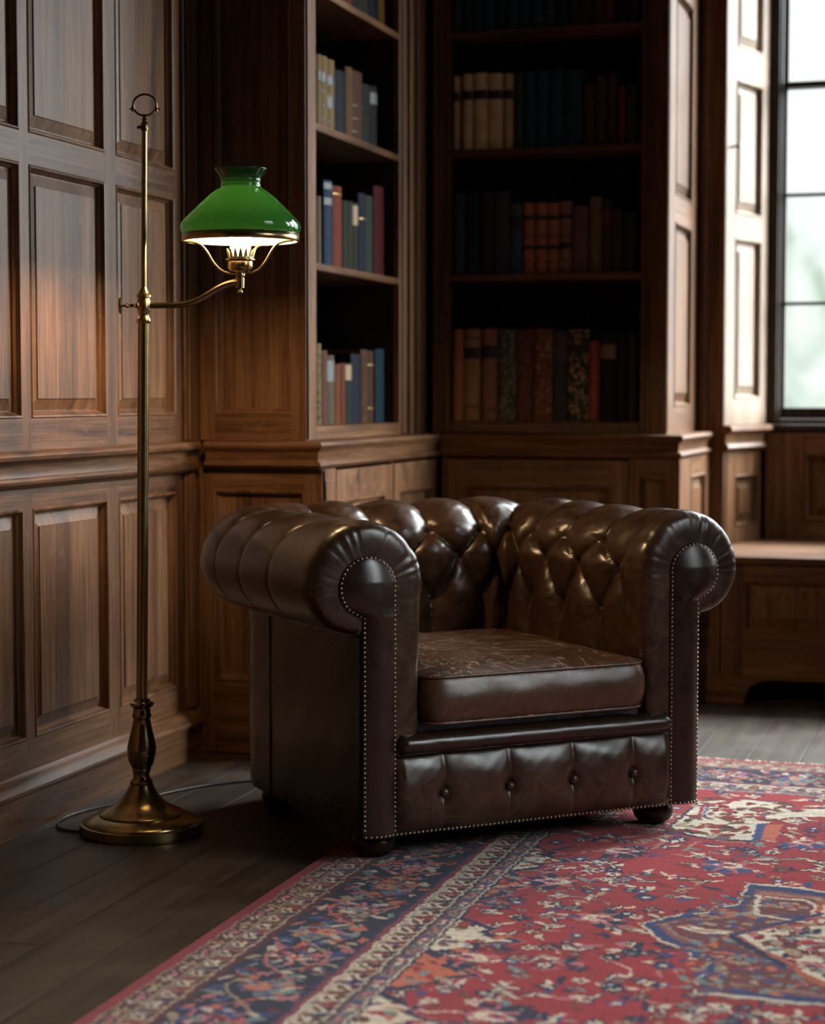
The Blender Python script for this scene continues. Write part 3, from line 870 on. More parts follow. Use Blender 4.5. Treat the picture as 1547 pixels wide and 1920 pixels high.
# plan path
arcs = []
ys = np.linspace(.05, YIN - R0, 118)
for y in ys: arcs.append((-HW, y, -1, 0))
for a in np.linspace(0, PI / 2, 74)[1:-1]:
    arcs.append((-HW + R0 - R0 * math.cos(a), YIN - R0 + R0 * math.sin(a), -math.cos(a), math.sin(a)))
for x in np.linspace(-HW + R0, HW - R0, 112): arcs.append((x, YIN, 0, 1))
for a in np.linspace(PI / 2, 0, 74)[1:-1]:
    arcs.append((HW - R0 + R0 * math.cos(a), YIN - R0 + R0 * math.sin(a), math.cos(a), math.sin(a)))
for y in ys[::-1]: arcs.append((HW, y, 1, 0))
arcs = np.array(arcs); NC = len(arcs)
ps = np.r_[0, np.cumsum(np.linalg.norm(np.diff(arcs[:, :2], axis=0), axis=1))] + .05
Lc = YIN - R0; arcl = R0 * PI / 2; c1 = Lc + arcl / 2; TOT = 2 * Lc + 2 * arcl + 2 * (HW - R0)
bx = lambda x: Lc + arcl + x + HW - R0
kn_s = [0, .235, .405, .560, c1, bx(-.222), bx(-.076), bx(.076), bx(.222), TOT - c1, TOT - .560, TOT - .405, TOT - .235, TOT]
kn_g = [-.30, 1, 2, 3, 4, 5, 6, 7, 8, 9, 10, 11, 12, 13.3]
SG = np.interp(ps, kn_s, kn_g)

def tuft(S, D, TH_, yfront):
    """height of the buttoned leather above its backing, 0 in the folds, about 1 on the pads"""
    dt = .078
    D = np.where(D > dt, dt + (D - dt) * .75, D)
    S = S + .035 * snoise(S * 2.1, D * 25, 3)
    D = D + .004 * snoise(S * 3.0, D * 18, 5)
    ab = lambda q: np.abs(np.sin(PI * q))
    dia = np.sqrt(ab(S + D / (2 * dt)) * ab(S - D / (2 * dt)) + 1e-5)
    up = ab(S)
    low = ab(S)
    out = np.clip((75 - TH_) / 120, 0, 1)
    e = .62 - .50 * out
    upv = np.power(up + 1e-4, e)
    thin = 1 - np.exp(-(up / .10))
    upv = upv * (1 - out ** .7) + thin * out ** .7
    h = np.where(D < 0, upv, np.where(D < 2 * dt, dia ** .8, low ** .6))
    amp = np.where(D < 0, .028 - .0242 * np.clip((100 - TH_) / 75, 0, 1), np.where(D < 2 * dt, .036, .036 * np.clip(1 - (D - 2 * dt) / .12, .25, 1)))
    w = np.clip((yfront - .055) / .10, 0, 1); w = w * w * (3 - 2 * w)
    h = 1 - (1 - h) * w
    # buttons pull the leather in
    dip = 0
    for k in range(3):
        ctr = 0 if k % 2 == 0 else .5
        fs = (S - ctr) - np.round(S - ctr)
        rr = (fs * .15) ** 2 + (D - k * dt) ** 2
        dip = dip + np.exp(-rr / .0105 ** 2)
    return amp * (h - .80) - .009 * dip * w, w

Dg, Sg = np.meshgrid(dd, SG); Tg = np.meshgrid(TH, SG)[0]
yfr = np.minimum(ps, TOT - ps)
Hh, Wg = tuft(Sg, Dg, Tg, yfr[:, None] * np.ones_like(Dg))
wr_ = np.clip((Tg - 20) / 100, .12, 1) * (.0016 * snoise(Sg * 9, Dg * 90, 11) + .0022 * snoise(Sg * 4, Dg * 40, 12))
Hh = Hh + wr_ + .004
# a faint welt on the front of each arm at seat height
PX = arcs[:, None, 0] + arcs[:, None, 2] * PU[None]
PY = arcs[:, None, 1] + arcs[:, None, 3] * PU[None]
B = np.stack([PX, PY, np.broadcast_to(PZ[None], PX.shape)], -1)
# normals from the undisturbed surface
tu, tz = np.gradient(PU), np.gradient(PZ); ln = np.hypot(tu, tz); nu, nz = -tz / ln, tu / ln
if nz[np.argmin(np.abs(TH - 90))] < 0: nu, nz = -nu, -nz
NRM = np.stack([arcs[:, None, 2] * nu[None], arcs[:, None, 3] * nu[None], np.broadcast_to(nz[None], PX.shape)], -1)
end_fade = np.clip((tt[-1] - tt) / .03, 0, 1)[None]
Q = B + NRM * (Hh * end_fade)[..., None]

# front of each arm: the leather gathers round the scroll facing
def nail_u(th):
    return UC + .066 * math.cos(th), .597 + .066 * math.sin(th)
NU, NZ = np.zeros(NTT), np.zeros(NTT)
for i in range(NTT):
    if PU[i] < .03 and PZ[i] < .597: NU[i], NZ[i] = .060, PZ[i]
    else:
        th = math.radians(TH[i])
        if TH[i] > -38 or PU[i] > .22: NU[i], NZ[i] = nail_u(th)
        else:
            f = min(1, (-38 - TH[i]) / 42); a = nail_u(math.radians(-38))
            NU[i], NZ[i] = a[0] + (.137 - a[0]) * f, a[1] + (.534 - a[1]) * f
dP = .05
def cap(side):
    base = Q[0] if side < 0 else Q[-1]
    cols = []
    ph = np.linspace(0, PI / 2, 16)
    for k, p in enumerate(ph[1:]):
        w = math.cos(p) ** .55
        u_b = (base[:, 0] * side - HW)           # outward offset of the edge column
        g = -sum(a_ * .0034 * np.exp(-((tt - c_ - .012 * (a_ - .6) * math.sin(p)) / w_) ** 2) for c_, w_, a_ in CRS[side]) * math.sin(2 * p) ** .7 * min(1, p * 1.1)
        gz = np.clip((PZ - .50) / .06, 0, 1)
        u = NU + (u_b - NU) * w
        z = NZ + (base[:, 2] - NZ) * w
        y = dP * (1 - math.sin(p) ** .62) - .003 * math.sin(2 * p) - g * gz
        cols.append(np.stack([side * (HW + u), y, z], -1))
    return np.array(cols)
CRS = {sd: [(rr__.uniform(.25, tt[-1] - .01), rr__.uniform(.0012, .0030), rr__.uniform(.35, 1.0)) for _ in range(34)] for sd, rr__ in ((-1, np.random.RandomState(3)), (1, np.random.RandomState(9)))}
capL, capR = cap(-1), cap(1)
iL = np.argmin(np.abs(ps - c1)); iR = np.argmin(np.abs(ps - (TOT - c1)))
grid_mesh('armrest', cw(np.concatenate([capL[::-1], Q[:iL + 1]])), [LEATHER], chair)
grid_mesh('backrest', cw(Q[iL:iR + 1]), [LEATHER], chair)
grid_mesh('armrest', cw(np.concatenate([Q[iR:], capR])), [LEATHER], chair)

# covered buttons sunk in the folds
armL, backO, armR = [o for o in chair.children]
def button_at(s_val, d_val, parent):
    i = np.argmin(np.abs(SG - s_val)); j = np.argmin(np.abs(dd - d_val))
    p, n = Q[i, j], NRM[i, j]
    W_ = AX * n[0] + AY * n[1] + np.array([0, 0, n[2]])
    U_ = np.cross(W_, [0.3, .5, .8]); U_ /= np.linalg.norm(U_); V_ = np.cross(W_, U_)
    mb = MB(); mb.dome(cw(p) - W_ * .001, U_, V_, W_, .0085, .006)
    mb.build('button', [LEATHER_DARK], parent, smooth=180)
for r_, (off, d_) in enumerate(((0, 0), (.5, .078), (0, .182))):
    k = 1 if off == 0 else .5
    while k <= 12.5:
        if not (r_ == 2 and (k < 1 or k > 12)):
            button_at(k, d_, armL if k < 3.9 else armR if k > 9.1 else backO)
        k += 1

# outer body below the roll
op = []
for (x, y, nx, ny) in arcs[::3].tolist() + [arcs[-1].tolist()]:
    op.append((x, y, nx, ny))
op[0] = (-HW, .004, -1, 0); op[-1] = (HW, .004, 1, 0)
op = np.array(op)
zz = np.linspace(.066, .512, 24); uo = np.full(24, .142); uo[0] = .139; uo[-1] = .135
PP = np.stack([op[:, None, 0] + op[:, None, 2] * uo[None], op[:, None, 1] + op[:, None, 3] * uo[None], np.broadcast_to(zz[None], (len(op), 24))], -1)
wob = .0015 * snoise(op[:, None, 1] * 30 + op[:, None, 0] * 20, zz[None] * 25, 8)
PP[..., 0] += op[:, None, 2] * wob; PP[..., 1] += op[:, None, 3] * wob
grid_mesh('outer_panel', cw(PP), [LEATHER_DARK], chair, flip=True)
mb = MB()
for s in (-1, 1):                                   # upright seam at the rear quarter
    mb.tube([frA(s * (HW + .1425), .50, .07), frA(s * (HW + .1425), .50, .5)], .0022, 6)
mb.build('seam_welt', [LEATHER_DARK], chair, smooth=180)

# scroll facings on the arm fronts
def uz_edges(z):
    l, r = .060, .137
    if z > .597: l = UC - math.sqrt(max(0, .066 ** 2 - (z - .597) ** 2)); r = UC + math.sqrt(max(0, .066 ** 2 - (z - .597) ** 2))
    elif z > .535:
        a = -math.degrees(math.asin(min(1, (.597 - z) / .066)))
        if a > -38: r = UC + .066 * math.cos(math.radians(a))
        else:
            ra, za = nail_u(math.radians(-38)); r = .137 + (ra - .137) * ((z - .535) / (za - .535)) ** .8
    return l, r
zrow = np.r_[np.linspace(.068, .53, 60), np.linspace(.532, .66, 44), .6615, .6626]
wcol = np.linspace(0, 1, 17)
for s in (-1, 1):
    P = np.zeros((len(zrow), 17, 3))
    for i, z in enumerate(zrow):
        l, r = uz_edges(z)
        w = wcol
        y = -.002 - (.014 if z < .5 else .014 + .006 * min(1, (z - .5) / .08)) * (1 - np.abs(2 * w - 1) ** 2.1) * min(1, (.6628 - z) / .055 + .02) ** .6
        P[i, :, 0] = s * (HW + l + (r - l) * w); P[i, :, 1] = y; P[i, :, 2] = z
    grid_mesh('front_panel', cw(P), [LEATHER_DARK], chair, flip=(s > 0))

# seat: deck, rail roll, cushion
mb = MB(); mb.box(-HW - .12, HW + .12, .012, YIN + .02, .07, .235, 0, frA); mb.box(-HW + .003, HW - .003, .03, YIN + .01, .235, .296, 0, frA)
mb.build('seat_deck', [LEATHER_DARK], chair)
xs_ = np.linspace(-.346, .346, 60); an = np.linspace(0, 2 * PI, 28, endpoint=False)
P = np.zeros((60, 28, 3))
for i, x in enumerate(xs_):
    k = min(1, (.346 - abs(x)) / .012) ** .5
    P[i, :, 0] = x; P[i, :, 1] = .012 + .034 * k * np.cos(an) - .002; P[i, :, 2] = .258 + .023 * k * np.sign(np.sin(an)) * np.abs(np.sin(an)) ** .8
P = np.transpose(P, (1, 0, 2))
P[..., 1] += .0010 * snoise(P[..., 0] * 40, P[..., 2] * 60, 21)
grid_mesh('seat_rail', cw(P), [LEATHER_DARK], chair, wrap_u=True)

# buttoned panel below the rail
bxs = [-.233, -.072, .089, .246]
xs_ = np.linspace(-.353, .353, 180); zs_ = np.linspace(.066, .238, 48)
X, Z = np.meshgrid(xs_, zs_, indexing='ij')
sg = np.interp(X, [-.346 - .06] + bxs + [.346 + .06], [-.99, 0, 1, 2, 3, 3.99]) + .015 * snoise(X * 9, Z * 30, 4)
h = np.abs(np.sin(PI * sg)) ** .30
zc = (Z - .066) / (.238 - .066)
edge = np.clip(1 - np.abs(2 * zc - 1) ** 2.6, 0, 1) ** .75
edge = edge * np.clip((.353 - np.abs(X)) / .024, 0, 1) ** .5
dip = sum(np.exp(-(((X - b) / .017) ** 2 + ((Z - .150) / .022) ** 2)) for b in bxs)
Y = .006 - .026 * edge * (.40 + .60 * h) * (1 - .28 * dip) + .010 * dip * .6 + .0012 * snoise(X * 50, Z * 50, 9)
grid_mesh('lower_panel', cw(np.stack([X, Y, Z], -1)), [LEATHER], chair, flip=False)
lowp = chair.children[-1] if chair.children[-1].name.startswith('lower_panel') else [o for o in chair.children if o.name.startswith('lower_panel')][0]
for b in bxs:
    mb = MB(); mb.dome(frA(b, -.0090, .150), AX, np.array([0, 0, 1.]), -AY, .0105, .0085, 16, 5)
    mb.build('button', [LEATHER], lowp, smooth=180)

# cushion
def rrect(hx, y0, y1, r, n=10):
    r = max(r, .0003); pts = []
    for cx_, cy_, a0 in ((hx - r, y0 + r, -90), (hx - r, y1 - r, 0), (-hx + r, y1 - r, 90), (-hx + r, y0 + r, 180)):
        for k in range(n + 1):
            a = math.radians(a0 + 90 * k / n); pts.append((cx_ + r * math.cos(a), cy_ + r * math.sin(a)))
    # resample to an even spacing
    pts = np.array(pts + pts[:1]); s_ = np.r_[0, np.cumsum(np.linalg.norm(np.diff(pts, axis=0), axis=1))]
    q = np.linspace(0, s_[-1], 161)[:-1]
    return np.stack([np.interp(q, s_, pts[:, 0]), np.interp(q, s_, pts[:, 1])], -1)
CXW, CY0, CY1, CR = .279, -.016, YIN - .03, .042
ringz = [(.20, .299), (.05, .2985), (.012, .298), (.003, .302)]
for k in range(1, 12):
    f = k / 12; ringz.append((.004 - .011 * math.sin(PI * f), .302 + (.398 - .302) * f))
ringz += [(.003, .399), (.008, .403), (.02, .408), (.045, .415), (.08, .422), (.12, .4275), (.16, .4305), (.20, .432), (.24, .433), (.2785, .433)]
P = []
for ins, z in ringz:
    rr = rrect(CXW - ins, CY0 + ins, CY1 - ins, max(CR - ins, .006) if ins < .03 else min(.03, (CXW - ins) * .8))
    zz_ = np.full(len(rr), z)
    if z > .4: zz_ = zz_ + (z - .399) / .034 * (.0045 * snoise(rr[:, 0] * 16, rr[:, 1] * 16, 31) - .006 * np.exp(-((rr[:, 0]) ** 2 + (rr[:, 1] - .25) ** 2) / .03))
    P.append(np.c_[rr, zz_])
last_ = P[-1].copy(); last_[:, 0] = 0; P.append(last_)
P = np.array(P)
side = (P[..., 2] > .303) & (P[..., 2] < .397)
P[..., 1] -= np.where(side & (P[..., 1] < .05), .0035 * snoise(P[..., 0] * 22, P[..., 2] * 28, 14) + .004, 0)
cush = grid_mesh('seat_cushion', cw(np.transpose(P, (1, 0, 2))), [LEATHER_SEAT], chair, wrap_u=True)
for z in (.3995, .3005):
    mb = MB(); rr = rrect(CXW - .001, CY0 + .001, CY1 - .001, CR)
    mb.tube([frA(x, y, z) for x, y in rr], .0034, 8, True)
    mb.build('piping', [LEATHER_SEAT], cush, smooth=180)

# turned bun feet
WOODF = wood('dark_turned_wood', 'Z', (.015, .007, .004), (.03, .014, .008), (.05, .025, .014), .28, .1)
for x, y, zb in ((-.358, .082, .0105), (.358, .082, .0105), (-.335, .66, .0008), (.335, .66, .0105)):
    mb = MB(); sc_ = (.0655 - zb)
    mb.lathe([(.022, zb), (.034, zb + .004), (.043, zb + .014), (.0475, zb + .026), (.045, zb + .038), (.036, zb + sc_ - .006), (.030, zb + sc_ - .003), (.030, zb + sc_ + .004)], 40, frA(x, y, 0))
    mb.build('foot', [WOODF], chair, smooth=60)

# brass nails: the nearest hundred one by one, the rest of the rows as one
def outline(s):
    pts = [(.064, z) for z in np.linspace(.078, .59, 200)]
    pts += [(UC + .062 * math.cos(a), .598 + .062 * math.sin(a)) for a in np.linspace(PI, math.radians(-34), 160)]
    pts += [(uz_edges(z)[1] - .0035, z) for z in np.linspace(.5575, .537, 30)]
    pts += [(.134, z) for z in np.linspace(.535, .078, 180)]
    pts = np.array(pts); q = np.r_[0, np.cumsum(np.linalg.norm(np.diff(pts, axis=0), axis=1))]
    m = np.arange(0, q[-1], .0102)
    return [(s * (HW + np.interp(t_, q, pts[:, 0])), np.interp(t_, q, pts[:, 1])) for t_ in m]
Zw = np.array([0, 0, 1.])
nl = outline(-1); nr_ = outline(1)
row = [(x, .0705) for x in np.arange(-.418, .42, .0102)]
def nail_mb(mb, x, z, y=-.0035): mb.dome(frA(x, y, z), AX, Zw, -AY, .0037, .0030, 8, 3)
single = nl[:100]; rest = nl[100:] + nr_
first = None
for x, z in single:
    if first is None:
        mb = MB(); nail_mb(mb, x, z); first = mb.build('nail', [NAIL], chair, smooth=180); fx, fz = x, z
    else:
        c = first.copy(); C.objects.link(c); c.parent = chair
        dv = AX * (x - fx) + Zw * (z - fz)
        c.location = first.location + Vector(dv)
mb = MB()
for x, z in rest: nail_mb(mb, x, z)
for x, z in row: nail_mb(mb, x, z, -.0085 if abs(x) < .350 else -.0025 - .014 * (1 - abs(2 * min(1, max(0, (abs(x) - .345) / .077)) - 1) ** 2.1))
o = mb.build('nailhead_trim', [NAIL], chair, smooth=180); o['kind'] = 'stuff'
# ------------------------------------------------------------------ brass floor lamp
LB_ = np.array([-1.886, 3.953, 0.0])
LEAN = .0132                                  # the lamp leans very slightly to the right
LR = np.array([_r[0], _r[1], 0.0]); LF = np.array([-LR[1], LR[0], 0.0])
lamp = empty('floor_lamp', tuple(LB_), 'tall brass floor lamp with green glass shade on a side arm, beside the armchair', 'floor lamp')
def lp(a, b, z): return LB_ + LR * (a + LEAN * z) + LF * b + np.array([0, 0, z])
class LM(MB):
    def rev(s, prof, a=0, b=0, seg=64, rmod=None):
        P = []; fs = []
        for r, z in prof:
            for k in range(seg):
                t = 2 * PI * k / seg; rr = r * (rmod(t, z) if rmod else 1)
                P.append(lp(a + rr * math.cos(t), b + rr * math.sin(t), z))
        for i in range(len(prof) - 1):
            for k in range(seg):
                k2 = (k + 1) % seg
                fs.append((i * seg + k, i * seg + k2, (i + 1) * seg + k2, (i + 1) * seg + k))
        if prof[0] != prof[-1]:
            fs.append(tuple(range(seg - 1, -1, -1))); fs.append(tuple((len(prof) - 1) * seg + k for k in range(seg)))
        s.add(P, fs)
mb = LM()
mb.rev([(.132, .0008), (.1345, .001), (.1345, .0045), (.1395, .005), (.1405, .0065), (.1405, .0225), (.1390, .0245), (.1330, .0255), (.1320, .0285), (.1290, .0310), (.118, .0355), (.108, .0395), (.0965, .0425),
        (.0965, .0460), (.0930, .0485), (.080, .0540), (.066, .0610), (.053, .0705), (.043, .082), (.035, .093), (.029, .104), (.0255, .112)], seg=96)
mb.build('base', [BRASS], lamp, smooth=28)
mb = LM()
mb.rev([(.0255, .111), (.027, .114), (.0265, .118), (.022, .121), (.0195, .126), (.019, .136), (.021, .142), (.022, .145), (.021, .148), (.024, .152), (.030, .165), (.0335, .180), (.0335, .186),
        (.031, .187), (.031, .190), (.0335, .191), (.0325, .200), (.029, .216), (.024, .235), (.0205, .252), (.0195, .262), (.022, .266), (.022, .272), (.0195, .275), (.0195, .286), (.026, .291),
        (.0275, .295), (.026, .299), (.019, .302), (.0165, .308)])
mb.build('baluster', [BRASS], lamp, smooth=40)
mb = LM(); mb.rev([(.0128, .305), (.0128, 1.165)], seg=96, rmod=lambda t, z: 1 - .10 * (math.cos(16 * t) > .1))
mb.build('fluted_pole', [BRASS], lamp, smooth=25)
mb = LM(); mb.rev([(.0062, 1.21), (.0062, 1.597)], seg=24); mb.build('upper_rod', [BRASS], lamp, smooth=50)
mb = LM()
mb.rev([(.0145, 1.160), (.0165, 1.164), (.0165, 1.170), (.0125, 1.175), (.012, 1.181), (.0155, 1.187), (.0155, 1.212), (.0140, 1.214), (.0140, 1.217), (.0170, 1.219), (.0170, 1.224), (.0125, 1.227), (.0105, 1.233), (.0080, 1.236), (.0066, 1.242)], seg=48)
mb.build('collar', [BRASS], lamp, smooth=40)
# ring finial
mb = LM(); mb.rev([(.0075, 1.590), (.0085, 1.594), (.0062, 1.599), (.0062, 1.602), (.0088, 1.606), (.005, 1.611), (.0065, 1.615), (.004, 1.619), (.0055, 1.623), (.003, 1.627)], seg=24)
ringp = [lp(.026 * math.cos(t), 0, 1.6475 + .0235 * math.sin(t)) for t in np.linspace(0, 2 * PI, 40, endpoint=False)]
mb.tube(ringp, .0024, 8, True)
for s in (-1, 1):
    mb.tube([lp(s * .026, 0, 1.633), lp(s * .026, 0, 1.645)], .0038, 8); mb.tube([lp(s * .026, 0, 1.640), lp(s * .0345, 0, 1.638)], lambda f: .0035 * (1 - .7 * f), 8)
mb.tube([lp(-.006, 0, 1.600), lp(-.0165, 0, 1.597)], .0035, 8)
mb.build('ring_finial', [BRASS_DARK], lamp, smooth=50)
# thumb screw on the left of the collar
mb = LM()
Wl = -LR; Ul, Vl = LF, np.array([0, 0, 1.])
kc = lp(-.014, 0, 1.2)
mb.lathe([(.0055, 0), (.0065, .003), (.003, .008), (.0045, .013), (.0028, .018), (.006, .024), (.0025, .029), (.0025, .034), (.006, .035), (.018, .0365), (.0185, .039), (.017, .041), (.004, .043)], 32, kc, (Ul, Vl, Wl))
mb.build('thumb_screw', [BRASS], lamp, smooth=40)
# swan arm
SA = .217 - 0.0
pts = []
ctrl = [(.010, 1.2005), (.05, 1.2005), (.085, 1.2010), (.115, 1.2085), (.140, 1.222), (.165, 1.239), (.190, 1.2505), (.214, 1.254)]
ctrl = np.array(ctrl); q = np.r_[0, np.cumsum(np.linalg.norm(np.diff(ctrl, axis=0), axis=1))]
def smooth_path(P, n, it=60):
    q = np.r_[0, np.cumsum(np.linalg.norm(np.diff(P, axis=0), axis=1))]
    t = np.linspace(0, q[-1], n); R = np.stack([np.interp(t, q, P[:, k]) for k in range(P.shape[1])], -1)
    for _ in range(it): R[1:-1] = .5 * R[1:-1] + .25 * (R[:-2] + R[2:])
    return R
arm = smooth_path(ctrl, 60, 20)
mb = LM(); mb.tube([lp(a, 0, z) for a, z in arm], .0068, 16); mb.build('arm', [BRASS], lamp, smooth=60)
# burner, gallery, chimney, shade
mb = LM()
mb.rev([(.002, 1.2265), (.005, 1.2275), (.0062, 1.231), (.0055, 1.234), (.003, 1.236), (.003, 1.238), (.0095, 1.240), (.0098, 1.262), (.0075, 1.264), (.0105, 1.267), (.0105, 1.270), (.010, 1.273),
        (.020, 1.277), (.026, 1.281), (.0285, 1.286), (.0285, 1.300), (.027, 1.302)], a=SA, seg=48)
mb.build('burner_cup', [BRASS], lamp, smooth=40)
mb = LM()
mb.rev([(.0275, 1.3015), (.034, 1.3018), (.034, 1.3045), (.0290, 1.3050), (.0290, 1.3090), (.0275, 1.3090)], a=SA, seg=48)
n = 15
for k in range(n):                           # crown of pointed prongs
    t0, t1, tm = 2 * PI * k / n, 2 * PI * (k + 1) / n, 2 * PI * (k + .5) / n
    def q3(t, z, r): return lp(SA + r * math.cos(t), r * math.sin(t), z)
    for ra, rb in ((.0285, .0275),):
        O_ = [q3(t0 + .04, 1.3045, ra), q3(t1 - .04, 1.3045, ra), q3(t1 - .05, 1.3125, ra), q3(tm + .06, 1.3245, ra + .002), q3(tm, 1.3275, ra + .003), q3(tm - .06, 1.3245, ra + .002), q3(t0 + .05, 1.3125, ra)]
        I_ = [q3(t0 + .04, 1.3045, rb), q3(t1 - .04, 1.3045, rb), q3(t1 - .05, 1.3125, rb), q3(tm + .06, 1.3245, rb + .002), q3(tm, 1.3275, rb + .003), q3(tm - .06, 1.3245, rb + .002), q3(t0 + .05, 1.3125, rb)]
        mb.add(O_ + I_, [tuple(range(7)), tuple(range(13, 6, -1))] + [(i, 7 + i, 7 + (i + 1) % 7, (i + 1) % 7) for i in range(7)])
mb.build('gallery_crown', [BRASS], lamp, smooth=35)
def glow(name, col, s):
    t = NT(name); e = t.n('ShaderNodeEmission'); e.inputs[0].default_value = (*col, 1); e.inputs[1].default_value = s
    return t.done(e)
CHIM = glow('glowing_chimney_glass', (1.0, .66, .33), LAMP_STRENGTH)
OPAL = glow('lit_opal_glass', (1.0, .80, .52), 7.0)
mb = LM(); mb.rev([(.0235, 1.3055), (.0238, 1.325), (.0232, 1.352)], a=SA, seg=32)
chim = mb.build('chimney', [OPAL], lamp, smooth=60, label='white glass chimney')
mb = LM(); mb.rev([(.0232, 1.3522), (.0225, 1.37), (.021, 1.39), (.0195, 1.404), (.012, 1.409)], a=SA, seg=32)
mb.build('flame_glass', [CHIM], chim, smooth=60, label='glowing upper chimney')
def shade_mats():
    t = NT('green_cased_glass')
    p = t.n('ShaderNodeTexCoord').outputs['Object']; n = t.noise(p, 14, 3, .5)
    c = t.mix(n, (.003, .045, .018), (.005, .065, .024))
    b = t.bsdf(c, .10, 0); b.inputs['Coat Weight'].default_value = .6; b.inputs['Coat Roughness'].default_value = .04
    tr = t.n('ShaderNodeBsdfTranslucent'); tr.inputs[0].default_value = (.055, .32, .055, 1)
    mx = t.n('ShaderNodeMixShader'); mx.inputs[0].default_value = .30; t.l(b.outputs[0], mx.inputs[1]); t.l(tr.outputs[0], mx.inputs[2])
    g = t.done(mx)
    t = NT('white_glass_lining')
    d = t.bsdf((.085, .083, .079), .5); d.inputs['Specular IOR Level'].default_value = .1; tr = t.n('ShaderNodeBsdfTranslucent'); tr.inputs[0].default_value = (.8, .8, .75, 1)
    mx = t.n('ShaderNodeMixShader'); mx.inputs[0].default_value = .022; t.l(d.outputs[0], mx.inputs[1]); t.l(tr.outputs[0], mx.inputs[2])
    return g, t.done(mx)
GREEN, WHITE = shade_mats()
SO = [(.1290, 1.3585), (.1325, 1.364), (.1350, 1.371), (.1350, 1.378), (.1325, 1.385), (.127, 1.3925), (.112, 1.407), (.095, 1.424), (.078, 1.440), (.062, 1.4535), (.052, 1.460), (.0465, 1.4635), (.0445, 1.4655),
      (.0455, 1.468), (.0455, 1.471), (.0435, 1.4735), (.0435, 1.475), (.0452, 1.477), (.0445, 1.4805), (.0452, 1.485), (.0490, 1.491), (.0535, 1.497), (.0580, 1.503), (.0590, 1.505)]
SI = [(.1272, 1.3440), (.1272, 1.357)] + [(r - .0036, z) for r, z in SO]
mb = LM(); mb.rev(SO + [(.0585, 1.5062), (.0565, 1.5058)], a=SA, seg=96)
shade = None
def open_rev(prof, a, mats, name, parent, seg=96):
    P = np.array([[lp(a + r * math.cos(t), r * math.sin(t), z) for t in np.linspace(0, 2 * PI, seg, endpoint=False)] for r, z in prof])
    return grid_mesh(name, np.transpose(P, (1, 0, 2)), mats, parent, wrap_u=True)
shade = open_rev(SO + [(.0588, 1.5062), (.0565, 1.5060), (.0556, 1.5045)], SA, [GREEN], 'lamp_shade', lamp); shade['label'] = 'green glass shade'
lin = open_rev(SI + [(.0556, 1.5045)], SA, [WHITE], 'shade_lining', shade); lin['label'] = 'white inside of the shade'
band = open_rev([(.1300, 1.3600), (.1318, 1.3605), (.1318, 1.3440), (.1305, 1.3430), (.1280, 1.3430), (.1280, 1.3590), (.1300, 1.3600)], SA, [BRASS], 'rim_band', shade)
# three curved supports
for ang in (math.radians(186), math.radians(-18), math.radians(72)):
    ctrl = np.array([(.012, 1.273), (.030, 1.2725), (.046, 1.280), (.062, 1.298), (.074, 1.320), (.088, 1.337), (.108, 1.3425), (.1285, 1.3440)])
    pth = smooth_path(ctrl, 40, 6)
    mb = LM(); mb.tube([lp(SA + r * math.cos(ang), r * math.sin(ang), z) for r, z in pth], .0028, 10)
    mb.build('shade_support', [BRASS], lamp, smooth=60)
# flex running over the floor
CORD = plain('brown_flex', (.02, .014, .011), .45)
pp = [(255, 1552), (185, 1560), (140, 1559), (112, 1556), (104, 1545), (112, 1535), (140, 1524), (180, 1514), (215, 1508)]
cp = np.array([on_z(x, y, .005) for x, y in pp]); cp[0] = [*LB_[:2], .005]; cp[0, :2] += (cp[1, :2] - cp[0, :2]) * .2
pp2 = [(300, 1489), (340, 1480), (385, 1472), (425, 1467), (462, 1464), (520, 1459), (600, 1452)]
cp2 = np.array([on_z(x, y, .005) for x, y in pp2])
cp[:, 2] = .0042; cp2[:, 2] = .0042
allp = smooth_path(np.concatenate([cp, cp2]), 160, 30)
mb = MB(); mb.tube(allp, .0032, 8); mb.build('power_cord', [CORD], lamp, smooth=60)
# ------------------------------------------------------------------ patterned rug
RX0, RY1, RWD, RLN = -1.402, 5.182, 2.52, 3.5     # left edge, far edge, width, length
nu_, nv_ = 840, 920
uu_, vv_ = np.meshgrid((np.arange(nu_) + .5) / nu_ * RWD, (np.arange(nv_) + .5) / nv_ * RLN, indexing='ij')
def lin(r, g, b): return np.array(srgb(r, g, b)[:3])
RED, DRED, NAVY, BLUE = lin(156, 40, 48), lin(124, 26, 34), lin(30, 33, 68), lin(52, 70, 122)
CREAM, ROSE, BRN, MAUVE = lin(214, 200, 178), lin(178, 104, 110), lin(104, 60, 48), lin(112, 78, 90)
TEAL, ORG, MAR, SAND, BLK = lin(116, 134, 134), lin(190, 100, 72), lin(74, 22, 32), lin(168, 142, 116), lin(26, 22, 30)
wu = uu_ + .0035 * snoise(uu_ * 60, vv_ * 60, 41) + .003 * snoise(uu_ * 150, vv_ * 130, 42)
wv = vv_ + .0035 * snoise(uu_ * 55, vv_ * 65, 43) + .003 * snoise(uu_ * 140, vv_ * 150, 44)
wu = wu + .0016 * np.random.RandomState(77).randn(1, nv_)
wu = np.where(wu > RWD / 2, RWD - wu, wu)          # mirrored halves
IMG = np.empty(uu_.shape + (3,)); IMG[:] = RED
rr_ = np.random.RandomState(5)

